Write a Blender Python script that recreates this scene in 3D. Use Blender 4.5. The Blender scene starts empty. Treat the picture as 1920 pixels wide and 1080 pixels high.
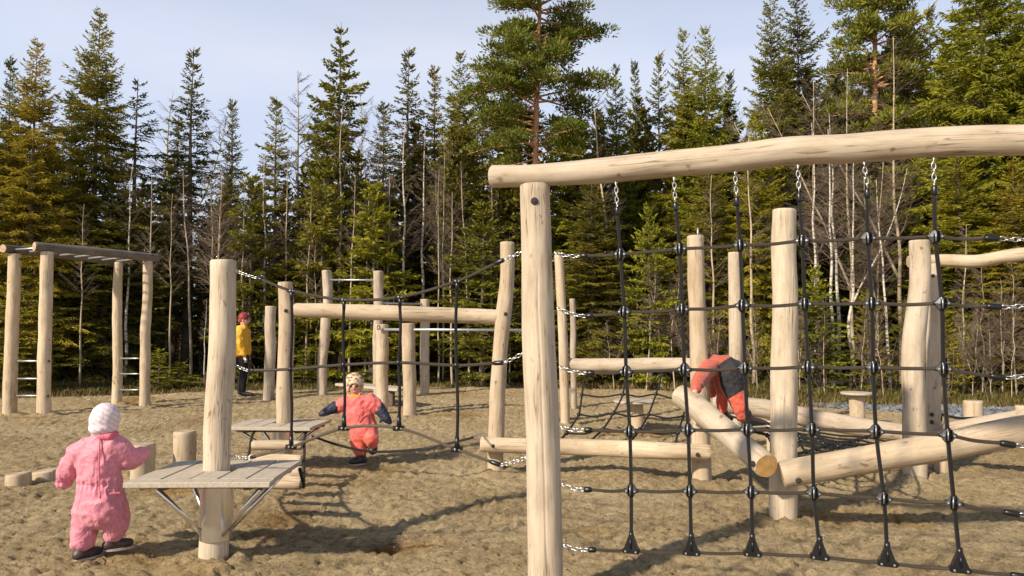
import bpy, bmesh, math, random
import numpy as np
from mathutils import Vector, Matrix, noise as mnoise
R = math.radians
random.seed(7)
scn = bpy.context.scene
col = scn.collection

# ------------------------------------------------------------------ camera, sky, sun, exposure
FPX = 1390.0; CAMH = 1.4; TH = math.atan(80/1390)
cam_d = bpy.data.cameras.new('camera'); cam = bpy.data.objects.new('camera', cam_d); col.objects.link(cam)
cam.location = (0, 0, CAMH); cam.rotation_euler = (R(90)+TH, 0, 0)
cam_d.sensor_width = 36; cam_d.lens = 36*FPX/1920; cam_d.clip_end = 3000; cam_d.clip_start = .05
scn.camera = cam
SUN_EL = 33; SUN_AZ = 47
w = bpy.data.worlds.new('World'); scn.world = w; w.use_nodes = True
nt = w.node_tree; nt.nodes.clear()
sky = nt.nodes.new('ShaderNodeTexSky'); sky.sky_type = 'NISHITA'; sky.sun_disc = False
sky.sun_elevation = R(SUN_EL); sky.sun_rotation = R(180+SUN_AZ); sky.dust_density = 1.5; sky.air_density = 1.0; sky.ozone_density = 2.0
mixw = nt.nodes.new('ShaderNodeMix'); mixw.data_type = 'RGBA'; mixw.inputs[0].default_value = .72
# thin high cloud veil, a little streaky
tc = nt.nodes.new('ShaderNodeTexCoord'); mp = nt.nodes.new('ShaderNodeMapping'); mp.inputs['Scale'].default_value = (1.2, 1.2, 5)
nz = nt.nodes.new('ShaderNodeTexNoise'); nz.inputs['Scale'].default_value = 1.6; nz.inputs['Detail'].default_value = 5
cr = nt.nodes.new('ShaderNodeValToRGB'); cr.color_ramp.elements[0].position = .3; cr.color_ramp.elements[1].position = .75
cr.color_ramp.elements[0].color = (8.5, 9.6, 12.2, 1); cr.color_ramp.elements[1].color = (11.0, 11.3, 12.6, 1)
bg = nt.nodes.new('ShaderNodeBackground'); bg.inputs[1].default_value = .075
out = nt.nodes.new('ShaderNodeOutputWorld')
L = nt.links.new
L(tc.outputs['Generated'], mp.inputs[0]); L(mp.outputs[0], nz.inputs[0]); L(nz.outputs[0], cr.inputs[0])
L(sky.outputs[0], mixw.inputs[6]); L(cr.outputs[0], mixw.inputs[7]); L(mixw.outputs[2], bg.inputs[0]); L(bg.outputs[0], out.inputs[0])
# cloud veil towards the horizon; unseen sky overhead made darker, to weaken the fill light
sx_ = nt.nodes.new('ShaderNodeSeparateXYZ'); mr = nt.nodes.new('ShaderNodeMapRange'); mr.inputs[1].default_value = .34; mr.inputs[2].default_value = .72; mr.inputs[3].default_value = .74; mr.inputs[4].default_value = .08
L(tc.outputs['Generated'], sx_.inputs[0]); L(sx_.outputs[2], mr.inputs[0]); L(mr.outputs[0], mixw.inputs[0])
sd = bpy.data.lights.new('sun', 'SUN'); sd.energy = 4.9; sd.angle = R(2.2); sd.color = (1, .87, .69)
sun = bpy.data.objects.new('sun', sd); col.objects.link(sun)
ldir = Vector((math.cos(R(SUN_EL))*math.sin(R(SUN_AZ)), math.cos(R(SUN_EL))*math.cos(R(SUN_AZ)), -math.sin(R(SUN_EL))))
sun.rotation_euler = ldir.to_track_quat('-Z', 'Y').to_euler(); sun.location = (-20, -20, 20)
vs = scn.view_settings; vs.view_transform = 'Standard'; vs.look = 'None'; vs.exposure = 0.3; vs.gamma = 1; vs.use_curve_mapping = False

# ------------------------------------------------------------------ helpers: survey of the place
def P(px, py, Y):
    """world point seen at photo pixel (px,py) at forward distance Y"""
    u = px-960; v = 540-py
    d = Vector((u, FPX*math.cos(TH)-v*math.sin(TH), v*math.cos(TH)+FPX*math.sin(TH)))
    return Vector((0, 0, CAMH)) + d*(Y/d.y)
def G(px, py):
    u = px-960; v = 540-py
    d = Vector((u, FPX*math.cos(TH)-v*math.sin(TH), v*math.cos(TH)+FPX*math.sin(TH)))
    return Vector((0, 0, CAMH)) + d*(-CAMH/d.z)

# vectorised gradient noise for the terrain
_rg = np.random.RandomState(3); _perm = _rg.permutation(512); _perm = np.concatenate([_perm, _perm, _perm]); _ang = _rg.rand(512)*2*np.pi
def pn(x, y):
    xi = np.floor(x).astype(int); yi = np.floor(y).astype(int); fx = x-xi; fy = y-yi
    def g(ix, iy, dx, dy):
        a = _ang[_perm[(_perm[ix & 511]+iy) & 511]]
        return np.cos(a)*dx+np.sin(a)*dy
    sx = fx*fx*fx*(fx*(fx*6-15)+10); sy = fy*fy*fy*(fy*(fy*6-15)+10)
    a = g(xi, yi, fx, fy); b = g(xi+1, yi, fx-1, fy); c = g(xi, yi+1, fx, fy-1); d = g(xi+1, yi+1, fx-1, fy-1)
    return (a+sx*(b-a))*(1-sy)+(c+sx*(d-c))*sy
EX = np.array([-60, -12, -10, -6, -2, 0, 3, 4.5, 6, 9, 12, 60.]); EY = np.array([14, 15, 15.6, 17.2, 18.4, 18.6, 17.6, 15.6, 14.0, 13.2, 12.6, 12.])
def edge(x): return np.interp(x, EX, EY)
_fp = np.random.RandomState(11)
NF = 2400
FX = _fp.uniform(-9, 9, NF); FY = 2.6+_fp.rand(NF)**1.3*14; FA = _fp.uniform(0, np.pi, NF); FD = _fp.uniform(.008, .032, NF)
def gh(x, y, fine=True):
    x = np.asarray(x, float); y = np.asarray(y, float)
    wx = x+.12*pn(x*1.7+9, y*1.7); wy = y+.12*pn(x*1.7, y*1.7+31)
    h = .055*pn(x*.45, y*.45)+.035*pn(wx*1.3+7, wy*1.3)
    if fine:
        a = pn(wx*4.2+3, wy*4.2); b = pn(wx*9+5, wy*9+2); c = pn(wx*21, wy*21+8)
        h = h+.014*np.sign(a)*np.abs(a)**1.25+.030*np.sign(b)*np.abs(b)**1.2-.034*np.exp(-(pn(wx*6.5+11, wy*6.5)/.07)**2)*np.clip(.5+2*a, 0, 1)+.032*(np.abs(c)-.2)+.016*pn(x*39, y*39)
    far = np.clip((y-edge(x))/4, 0, 1)
    return h*(1-.3*far)+.15*far
def gz(x, y): return float(gh(np.array([x]), np.array([y]))[0])

# ------------------------------------------------------------------ materials
def newmat(name):
    m = bpy.data.materials.new(name); m.use_nodes = True; n = m.node_tree
    for k in list(n.nodes): n.nodes.remove(k)
    o = n.nodes.new('ShaderNodeOutputMaterial'); b = n.nodes.new('ShaderNodeBsdfPrincipled'); n.links.new(b.outputs[0], o.inputs[0])
    return m, n, b, o
def ramp(n, stops):
    r = n.nodes.new('ShaderNodeValToRGB'); e = r.color_ramp.elements
    e[0].position, e[0].color = stops[0][0], (*stops[0][1], 1); e[1].position, e[1].color = stops[-1][0], (*stops[-1][1], 1)
    for p, c in stops[1:-1]:
        k = e.new(p); k.color = (*c, 1)
    return r
def noisen(n, src, scale, detail=4, sc=(1, 1, 1), rough=.55):
    mpn = n.nodes.new('ShaderNodeMapping'); mpn.inputs['Scale'].default_value = sc
    t = n.nodes.new('ShaderNodeTexNoise'); t.inputs['Scale'].default_value = scale; t.inputs['Detail'].default_value = detail; t.inputs['Roughness'].default_value = rough
    n.links.new(src, mpn.inputs[0]); n.links.new(mpn.outputs[0], t.inputs[0]); return t
def mul(n, a, b, blend='MULTIPLY', fac=1):
    m = n.nodes.new('ShaderNodeMix'); m.data_type = 'RGBA'; m.blend_type = blend
    if hasattr(fac, 'links'): n.links.new(fac, m.inputs[0])
    else: m.inputs[0].default_value = fac
    n.links.new(a, m.inputs[6]); n.links.new(b, m.inputs[7]); return m.outputs[2]
def bump(n, b, h, s, d):
    k = n.nodes.new('ShaderNodeBump'); k.inputs['Strength'].default_value = s; k.inputs['Distance'].default_value = d
    n.links.new(h, k.inputs['Height']); n.links.new(k.outputs[0], b.inputs['Normal'])
def wood(name, c0, c1, c2, knots=True):
    m, n, b, o = newmat(name)
    at = n.nodes.new('ShaderNodeAttribute'); at.attribute_name = 'wc'
    oi = n.nodes.new('ShaderNodeObjectInfo')
    add = n.nodes.new('ShaderNodeVectorMath'); add.operation = 'ADD'
    cmb = n.nodes.new('ShaderNodeCombineXYZ'); ml = n.nodes.new('ShaderNodeMath'); ml.operation = 'MULTIPLY'; ml.inputs[1].default_value = 37
    n.links.new(oi.outputs['Random'], ml.inputs[0]); n.links.new(ml.outputs[0], cmb.inputs[2]); n.links.new(at.outputs['Vector'], add.inputs[0]); n.links.new(cmb.outputs[0], add.inputs[1])
    g = noisen(n, add.outputs[0], 6, 6, (9, 9, .55), .65)      # grain along the log
    l = noisen(n, add.outputs[0], 2.6, 5, (3, 3, 1.3), .65)          # large tone patches
    r1 = ramp(n, [(.3, c0), (.5, c1), (.72, c2)]); n.links.new(l.outputs[0], r1.inputs[0])
    r2 = ramp(n, [(.25, (.60, .56, .53)), (.42, (.90, .885, .87)), (.7, (1.07, 1.06, 1.04))]); n.links.new(g.outputs[0], r2.inputs[0])
    cc = mul(n, r1.outputs[0], r2.outputs[0])
    rv = ramp(n, [(0, (.86, .84, .82)), (1, (1.08, 1.06, 1.02))]); n.links.new(oi.outputs['Random'], rv.inputs[0])
    cc = mul(n, cc, rv.outputs[0])
    sp = noisen(n, add.outputs[0], 11, 2, (1.6, 1.6, 1)); r3 = ramp(n, [(.66, (1, 1, 1)), (.76, (.50, .40, .32))]); n.links.new(sp.outputs[0], r3.inputs[0])
    cc = mul(n, cc, r3.outputs[0])
    # thin drying cracks running along the grain
    ck = noisen(n, add.outputs[0], 5, 2, (7, 7, .22)); r4 = ramp(n, [(.48, (1, 1, 1)), (.5, (.42, .35, .30)), (.52, (1, 1, 1))]); n.links.new(ck.outputs[0], r4.inputs[0])
    mk = noisen(n, add.outputs[0], 2.0, 1, (3, 3, .8)); rk = ramp(n, [(.48, (0, 0, 0)), (.58, (1, 1, 1))]); n.links.new(mk.outputs[0], rk.inputs[0])
    cc = mul(n, cc, r4.outputs[0], fac=rk.outputs[0])
    n.links.new(cc, b.inputs['Base Color']); b.inputs['Roughness'].default_value = .82; b.inputs['Specular IOR Level'].default_value = .25
    bump(n, b, g.outputs[0], .35, .004)
    return m
def endgrain(name, c0, c1):
    m, n, b, o = newmat(name)
    at = n.nodes.new('ShaderNodeAttribute'); at.attribute_name = 'wc'
    mp_ = n.nodes.new('ShaderNodeMapping'); mp_.inputs['Scale'].default_value = (1, 1, 0)
    n.links.new(at.outputs['Vector'], mp_.inputs[0])
    wv = n.nodes.new('ShaderNodeTexWave'); wv.wave_type = 'RINGS'; wv.rings_direction = 'Z'; wv.inputs['Scale'].default_value = 22; wv.inputs['Distortion'].default_value = 2.5; wv.inputs['Detail'].default_value = 2; wv.inputs['Detail Scale'].default_value = 2
    n.links.new(mp_.outputs[0], wv.inputs[0]); r = ramp(n, [(0, c0), (1, c1)]); n.links.new(wv.outputs[0], r.inputs[0])
    t = noisen(n, mp_.outputs[0], 14, 3); r2 = ramp(n, [(.35, (.72, .7, .68)), (.65, (1.05, 1.05, 1.05))]); n.links.new(t.outputs[0], r2.inputs[0])
    n.links.new(mul(n, r.outputs[0], r2.outputs[0]), b.inputs['Base Color']); b.inputs['Roughness'].default_value = .85
    return m
def plain(name, c, rough=.6, metal=0, var=.25, scale=12, bs=0, bd=.003, coord='Object', spec=.5):
    m, n, b, o = newmat(name)
    t = n.nodes.new('ShaderNodeTexCoord'); z = noisen(n, t.outputs[coord], scale, 4)
    r = ramp(n, [(.3, tuple(k*(1-var) for k in c)), (.7, tuple(min(1, k*(1+var)) for k in c))]); n.links.new(z.outputs[0], r.inputs[0]); n.links.new(r.outputs[0], b.inputs['Base Color'])
    b.inputs['Roughness'].default_value = rough; b.inputs['Metallic'].default_value = metal; b.inputs['Specular IOR Level'].default_value = spec
    if bs: bump(n, b, z.outputs[0], bs, bd)
    return m
M = {}
M['wood'] = wood('pale_debarked_wood', (.43, .36, .275), (.54, .465, .365), (.61, .54, .44))
M['wood_warm'] = wood('warm_debarked_wood', (.45, .36, .245), (.56, .46, .335), (.62, .535, .415))
M['wood_grey'] = wood('weathered_shaded_wood', (.115, .098, .085), (.165, .142, .122), (.23, .20, .17))  # weathered grey, colour lowered further for the rails' shaded undersides
M['wood_dull'] = wood('dull_greyish_wood', (.36, .30, .24), (.46, .39, .31), (.54, .47, .39))
M['end'] = endgrain('end_grain', (.40, .29, .18), (.56, .43, .28))
M['end_fresh'] = endgrain('fresh_end_grain', (.50, .28, .09), (.62, .38, .15))
M['deck'] = plain('weathered_deck_board', (.46, .40, .33), .85, 0, .16, 9, .3)
def deckmat():
    m, n, b, o = newmat('deck_board'); t = n.nodes.new('ShaderNodeTexCoord')
    z = noisen(n, t.outputs['Object'], 7, 6, (16, 1.3, 6), .65); r = ramp(n, [(.3, (.33, .275, .21)), (.5, (.44, .38, .30)), (.7, (.53, .465, .38))]); n.links.new(z.outputs[0], r.inputs[0])
    n.links.new(r.outputs[0], b.inputs['Base Color']); b.inputs['Roughness'].default_value = .85; bump(n, b, z.outputs[0], .3, .003); return m
M['deck'] = deckmat()
M['steel'] = plain('galvanised_steel', (.62, .62, .60), .33, 1, .10, 20)
M['sleeve'] = plain('bright_zinc_sheet', (.80, .77, .72), .24, .92, .06, 15); M['steel_matt'] = plain('dull_galvanised_steel', (.52, .53, .54), .45, .85, .12, 20)
M['black'] = plain('black_plastic', (.009, .009, .010), .32, 0, .2, 30)
M['bolt'] = plain('dark_bolt_cap', (.03, .028, .027), .45, 0, .2, 30)
def ropemat(name, c, s):
    m, n, b, o = newmat(name); at = n.nodes.new('ShaderNodeAttribute'); at.attribute_name = 'tw'
    wv = n.nodes.new('ShaderNodeTexWave'); wv.wave_type = 'BANDS'; wv.bands_direction = 'X'; wv.inputs['Scale'].default_value = s; n.links.new(at.outputs['Vector'], wv.inputs[0])
    r = ramp(n, [(0, tuple(k*.45 for k in c)), (.6, c)]); n.links.new(wv.outputs[0], r.inputs[0]); n.links.new(r.outputs[0], b.inputs['Base Color'])
    b.inputs['Roughness'].default_value = .6; bump(n, b, wv.outputs[0], .8, .002); return m
M['rope'] = ropemat('olive_brown_rope', (.095, .074, .050), 1.0)
M['rope_black'] = ropemat('black_rope', (.016, .014, .012), 1.0)
M['rope_tan'] = ropemat('tan_worn_rope', (.20, .155, .11), 1.0)
def fabric(name, c, var=.18, bs=.6, rough=.62, sh=.25, d=.02):
    m, n, b, o = newmat(name); t = n.nodes.new('ShaderNodeTexCoord')
    z = noisen(n, t.outputs['Object'], 9, 3, (1, 1, .7)); z.inputs['Distortion'].default_value = 1.2
    f = noisen(n, t.outputs['Object'], 60, 4)
    r = ramp(n, [(.3, tuple(k*(1-var) for k in c)), (.7, tuple(min(1, k*(1+var)) for k in c))]); n.links.new(f.outputs[0], r.inputs[0]); n.links.new(r.outputs[0], b.inputs['Base Color'])
    b.inputs['Roughness'].default_value = rough; b.inputs['Sheen Weight'].default_value = sh; bump(n, b, z.outputs[0], bs, d); return m
M['pink'] = fabric('pink_snowsuit', (.67, .23, .30), bs=.8, d=.03); M['coral'] = fabric('coral_snowsuit', (.70, .135, .125)); M['orange'] = fabric('orange_red_trousers', (.72, .125, .08))
M['rust'] = fabric('rust_red_jacket', (.47, .095, .055)); M['navy'] = fabric('navy_mittens', (.012, .015, .038), sh=.03); M['charcoal'] = fabric('charcoal_seat_fabric', (.022, .021, .026), sh=.03, rough=.8)
M['yellow'] = fabric('yellow_jacket', (.80, .42, .015)); M['blacktr'] = fabric('black_trousers', (.009, .009, .010), sh=.0, rough=.85); M['red'] = fabric('red_knit_hat', (.24, .008, .014))
M['boot'] = plain('brown_black_boot', (.05, .035, .03), .5, 0, .4, 30); M['boot_grey'] = plain('dark_boot', (.02, .02, .022), .5, 0, .4, 30); M['sole'] = plain('pale_boot_sole', (.36, .30, .26), .7)
M['skin'] = plain('skin', (.62, .33, .23), .5, 0, .08, 20); M['skin'].node_tree.nodes['Principled BSDF'].inputs['Subsurface Weight'].default_value = .1
M['hair'] = plain('brown_hair', (.08, .045, .025), .6); M['eye'] = plain('dark_eye', (.02, .015, .012), .2); M['lip'] = plain('lips', (.5, .17, .14), .5)
M['refl'] = plain('grey_reflective_trim', (.45, .46, .47), .4)
def stripehat():
    m, n, b, o = newmat('striped_white_hat'); t = n.nodes.new('ShaderNodeTexCoord'); mp_ = n.nodes.new('ShaderNodeMapping'); mp_.inputs['Rotation'].default_value = (.35, -.5, .2)
    wv = n.nodes.new('ShaderNodeTexWave'); wv.bands_direction = 'Z'; wv.inputs['Scale'].default_value = 12; wv.inputs['Distortion'].default_value = .8
    n.links.new(t.outputs['Object'], mp_.inputs[0]); n.links.new(mp_.outputs[0], wv.inputs[0])
    r = ramp(n, [(.08, (.60, .47, .60)), (.22, (.70, .58, .61)), (1, (.74, .65, .65))]); n.links.new(wv.outputs[0], r.inputs[0]); n.links.new(r.outputs[0], b.inputs['Base Color']); b.inputs['Roughness'].default_value = .8
    z = noisen(n, t.outputs['Object'], 40, 3); bump(n, b, z.outputs[0], .5, .01); return m
M['stripehat'] = stripehat()
def leopard():
    m, n, b, o = newmat('leopard_print_hat'); t = n.nodes.new('ShaderNodeTexCoord')
    v = n.nodes.new('ShaderNodeTexVoronoi'); v.inputs['Scale'].default_value = 34; n.links.new(t.outputs['Object'], v.inputs[0])
    r = ramp(n, [(.22, (.50, .32, .14)), (.30, (.08, .045, .02)), (.40, (.12, .06, .03)), (.47, (.66, .47, .32)), (1, (.72, .54, .40))]); n.links.new(v.outputs['Distance'], r.inputs[0]); n.links.new(r.outputs[0], b.inputs['Base Color']); b.inputs['Roughness'].default_value = .85; return m
M['leopard'] = leopard()
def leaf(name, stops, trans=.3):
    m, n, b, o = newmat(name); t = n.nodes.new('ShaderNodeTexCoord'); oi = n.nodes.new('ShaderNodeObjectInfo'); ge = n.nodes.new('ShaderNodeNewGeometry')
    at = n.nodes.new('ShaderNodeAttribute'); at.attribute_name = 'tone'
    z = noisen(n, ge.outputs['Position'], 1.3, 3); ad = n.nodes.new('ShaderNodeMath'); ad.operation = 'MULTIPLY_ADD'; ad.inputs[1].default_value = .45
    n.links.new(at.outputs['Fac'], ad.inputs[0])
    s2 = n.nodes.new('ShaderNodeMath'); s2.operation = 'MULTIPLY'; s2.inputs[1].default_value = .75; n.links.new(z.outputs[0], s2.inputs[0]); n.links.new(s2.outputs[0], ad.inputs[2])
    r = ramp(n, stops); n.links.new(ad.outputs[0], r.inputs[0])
    rv = ramp(n, [(0, (.72, .80, .80)), (.5, (1, 1, 1)), (1, (1.25, 1.10, .95))]); n.links.new(oi.outputs['Random'], rv.inputs[0])
    cc = mul(n, r.outputs[0], rv.outputs[0])
    n.links.new(cc, b.inputs['Base Color']); b.inputs['Roughness'].default_value = .6; b.inputs['Specular IOR Level'].default_value = .25
    tr = n.nodes.new('ShaderNodeBsdfTranslucent'); n.links.new(cc, tr.inputs[0]); mx = n.nodes.new('ShaderNodeMixShader'); mx.inputs[0].default_value = trans
    n.links.new(b.outputs[0], mx.inputs[1]); n.links.new(tr.outputs[0], mx.inputs[2]); n.links.new(mx.outputs[0], o.inputs[0]); return m
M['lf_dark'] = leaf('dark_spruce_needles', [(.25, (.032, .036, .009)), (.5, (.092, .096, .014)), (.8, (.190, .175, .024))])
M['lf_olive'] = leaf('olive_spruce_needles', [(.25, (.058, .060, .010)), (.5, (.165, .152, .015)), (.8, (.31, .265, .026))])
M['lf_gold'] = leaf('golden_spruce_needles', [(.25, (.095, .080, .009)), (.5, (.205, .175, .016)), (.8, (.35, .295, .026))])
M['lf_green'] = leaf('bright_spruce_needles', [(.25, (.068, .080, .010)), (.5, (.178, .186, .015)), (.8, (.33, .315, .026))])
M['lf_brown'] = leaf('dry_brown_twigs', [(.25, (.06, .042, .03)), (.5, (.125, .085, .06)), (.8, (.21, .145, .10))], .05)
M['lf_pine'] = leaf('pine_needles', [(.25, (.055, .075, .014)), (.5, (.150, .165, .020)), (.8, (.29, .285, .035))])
M['bark'] = plain('spruce_bark', (.15, .115, .09), .9, 0, .45, 6, .8, .02)
def pinebark():
    m, n, b, o = newmat('pine_bark'); t = n.nodes.new('ShaderNodeTexCoord'); z = noisen(n, t.outputs['Object'], 5, 5, (2, 2, .6)); r = ramp(n, [(.3, (.26, .14, .07)), (.5, (.52, .27, .13)), (.75, (.64, .38, .21))]); n.links.new(z.outputs[0], r.inputs[0]); n.links.new(r.outputs[0], b.inputs['Base Color']); b.inputs['Roughness'].default_value = .9; bump(n, b, z.outputs[0], .6, .03); return m
M['pinebark'] = pinebark()
def birchbark():
    m, n, b, o = newmat('birch_bark'); t = n.nodes.new('ShaderNodeTexCoord'); z = noisen(n, t.outputs['Object'], 3, 5, (2, 2, 6)); r = ramp(n, [(.36, (.10, .08, .06)), (.46, (.50, .45, .37)), (.7, (.68, .63, .54))]); n.links.new(z.outputs[0], r.inputs[0]); n.links.new(r.outputs[0], b.inputs['Base Color']); b.inputs['Roughness'].default_value = .75; return m
M['birch'] = birchbark(); M['twig'] = plain('birch_twigs', (.165, .120, .085), .8, 0, .3, 2); M['palebranch'] = plain('pale_sapling_bark', (.42, .34, .235), .8, 0, .4, 2)
def groundmat():
    m, n, b, o = newmat('sand_ground'); ge = n.nodes.new('ShaderNodeNewGeometry'); at = n.nodes.new('ShaderNodeAttribute'); at.attribute_name = 'forest'
    p = ge.outputs['Position']
    a = noisen(n, p, .9, 5); c = noisen(n, p, 46, 5, rough=.75); g = noisen(n, p, 210, 3, rough=.8); d = noisen(n, p, 12, 5, rough=.7)
    r = ramp(n, [(.3, (.50, .385, .220)), (.5, (.63, .50, .295)), (.72, (.73, .60, .38))]); n.links.new(a.outputs[0], r.inputs[0])
    r2 = ramp(n, [(.32, (.42, .39, .36)), (.45, (.88, .87, .86)), (.60, (1.04, 1.03, 1.01)), (.72, (1.35, 1.33, 1.30))]); n.links.new(c.outputs[0], r2.inputs[0])
    r3 = ramp(n, [(.3, (.55, .53, .51)), (.5, (1, 1, 1)), (.7, (1.25, 1.23, 1.20))]); n.links.new(g.outputs[0], r3.inputs[0])
    r4 = ramp(n, [(.34, (.56, .53, .50)), (.48, (.95, .94, .93)), (.65, (1.10, 1.09, 1.08))]); n.links.new(d.outputs[0], r4.inputs[0])
    sand = mul(n, mul(n, mul(n, r.outputs[0], r2.outputs[0]), r3.outputs[0]), r4.outputs[0])  # grain tones, with tiny shadows of specks and hollows put into the colour
    dm = noisen(n, p, .55, 2); rd = ramp(n, [(.60, (1, 1, 1)), (.70, (.80, .66, .44))]); n.links.new(dm.outputs[0], rd.inputs[0]); sand = mul(n, sand, rd.outputs[0])   # damp ochre patches
    da = n.nodes.new('ShaderNodeAttribute'); da.attribute_name = 'damp'; dk = n.nodes.new('ShaderNodeRGB'); dk.outputs[0].default_value = (.52, .36, .20, 1)
    sand = mul(n, sand, dk.outputs[0], 'MULTIPLY', da.outputs['Fac'])      # dug-up damp sand round the holes
    fl = noisen(n, p, 3, 6, rough=.7); rf = ramp(n, [(.3, (.025, .022, .012)), (.5, (.07, .058, .026)), (.7, (.13, .10, .045))]); n.links.new(fl.outputs[0], rf.inputs[0])
    n.links.new(mul(n, sand, rf.outputs[0], 'MIX', at.outputs['Fac']), b.inputs['Base Color'])
    b.inputs['Roughness'].default_value = .95; b.inputs['Specular IOR Level'].default_value = .15
    hh = n.nodes.new('ShaderNodeMath'); hh.operation = 'ADD'; n.links.new(c.outputs[0], hh.inputs[0]); n.links.new(g.outputs[0], hh.inputs[1]); h2 = n.nodes.new('ShaderNodeMath'); h2.operation = 'MULTIPLY_ADD'; h2.inputs[1].default_value = 2.5; n.links.new(d.outputs[0], h2.inputs[0]); n.links.new(hh.outputs[0], h2.inputs[2]); bump(n, b, h2.outputs[0], 1.0, .022)
    return m
M['ground'] = groundmat()
M['stone'] = plain('blue_grey_crushed_stone', (.15, .16, .175), .85, 0, .6, 3, coord='Object'); M['pebble'] = plain('sand_pebbles', (.30, .24, .17), .9, 0, .6, 6); M['litter'] = plain('dry_leaf_litter', (.13, .07, .035), .9, 0, .6, 4)
M['heather'] = leaf('heather_and_moss', [(.25, (.07, .055, .012)), (.5, (.14, .10, .025)), (.8, (.20, .17, .035))], .2)
M['straw'] = leaf('dry_grass', [(.25, (.16, .10, .045)), (.5, (.27, .19, .09)), (.8, (.38, .29, .15))], .2)

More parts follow.
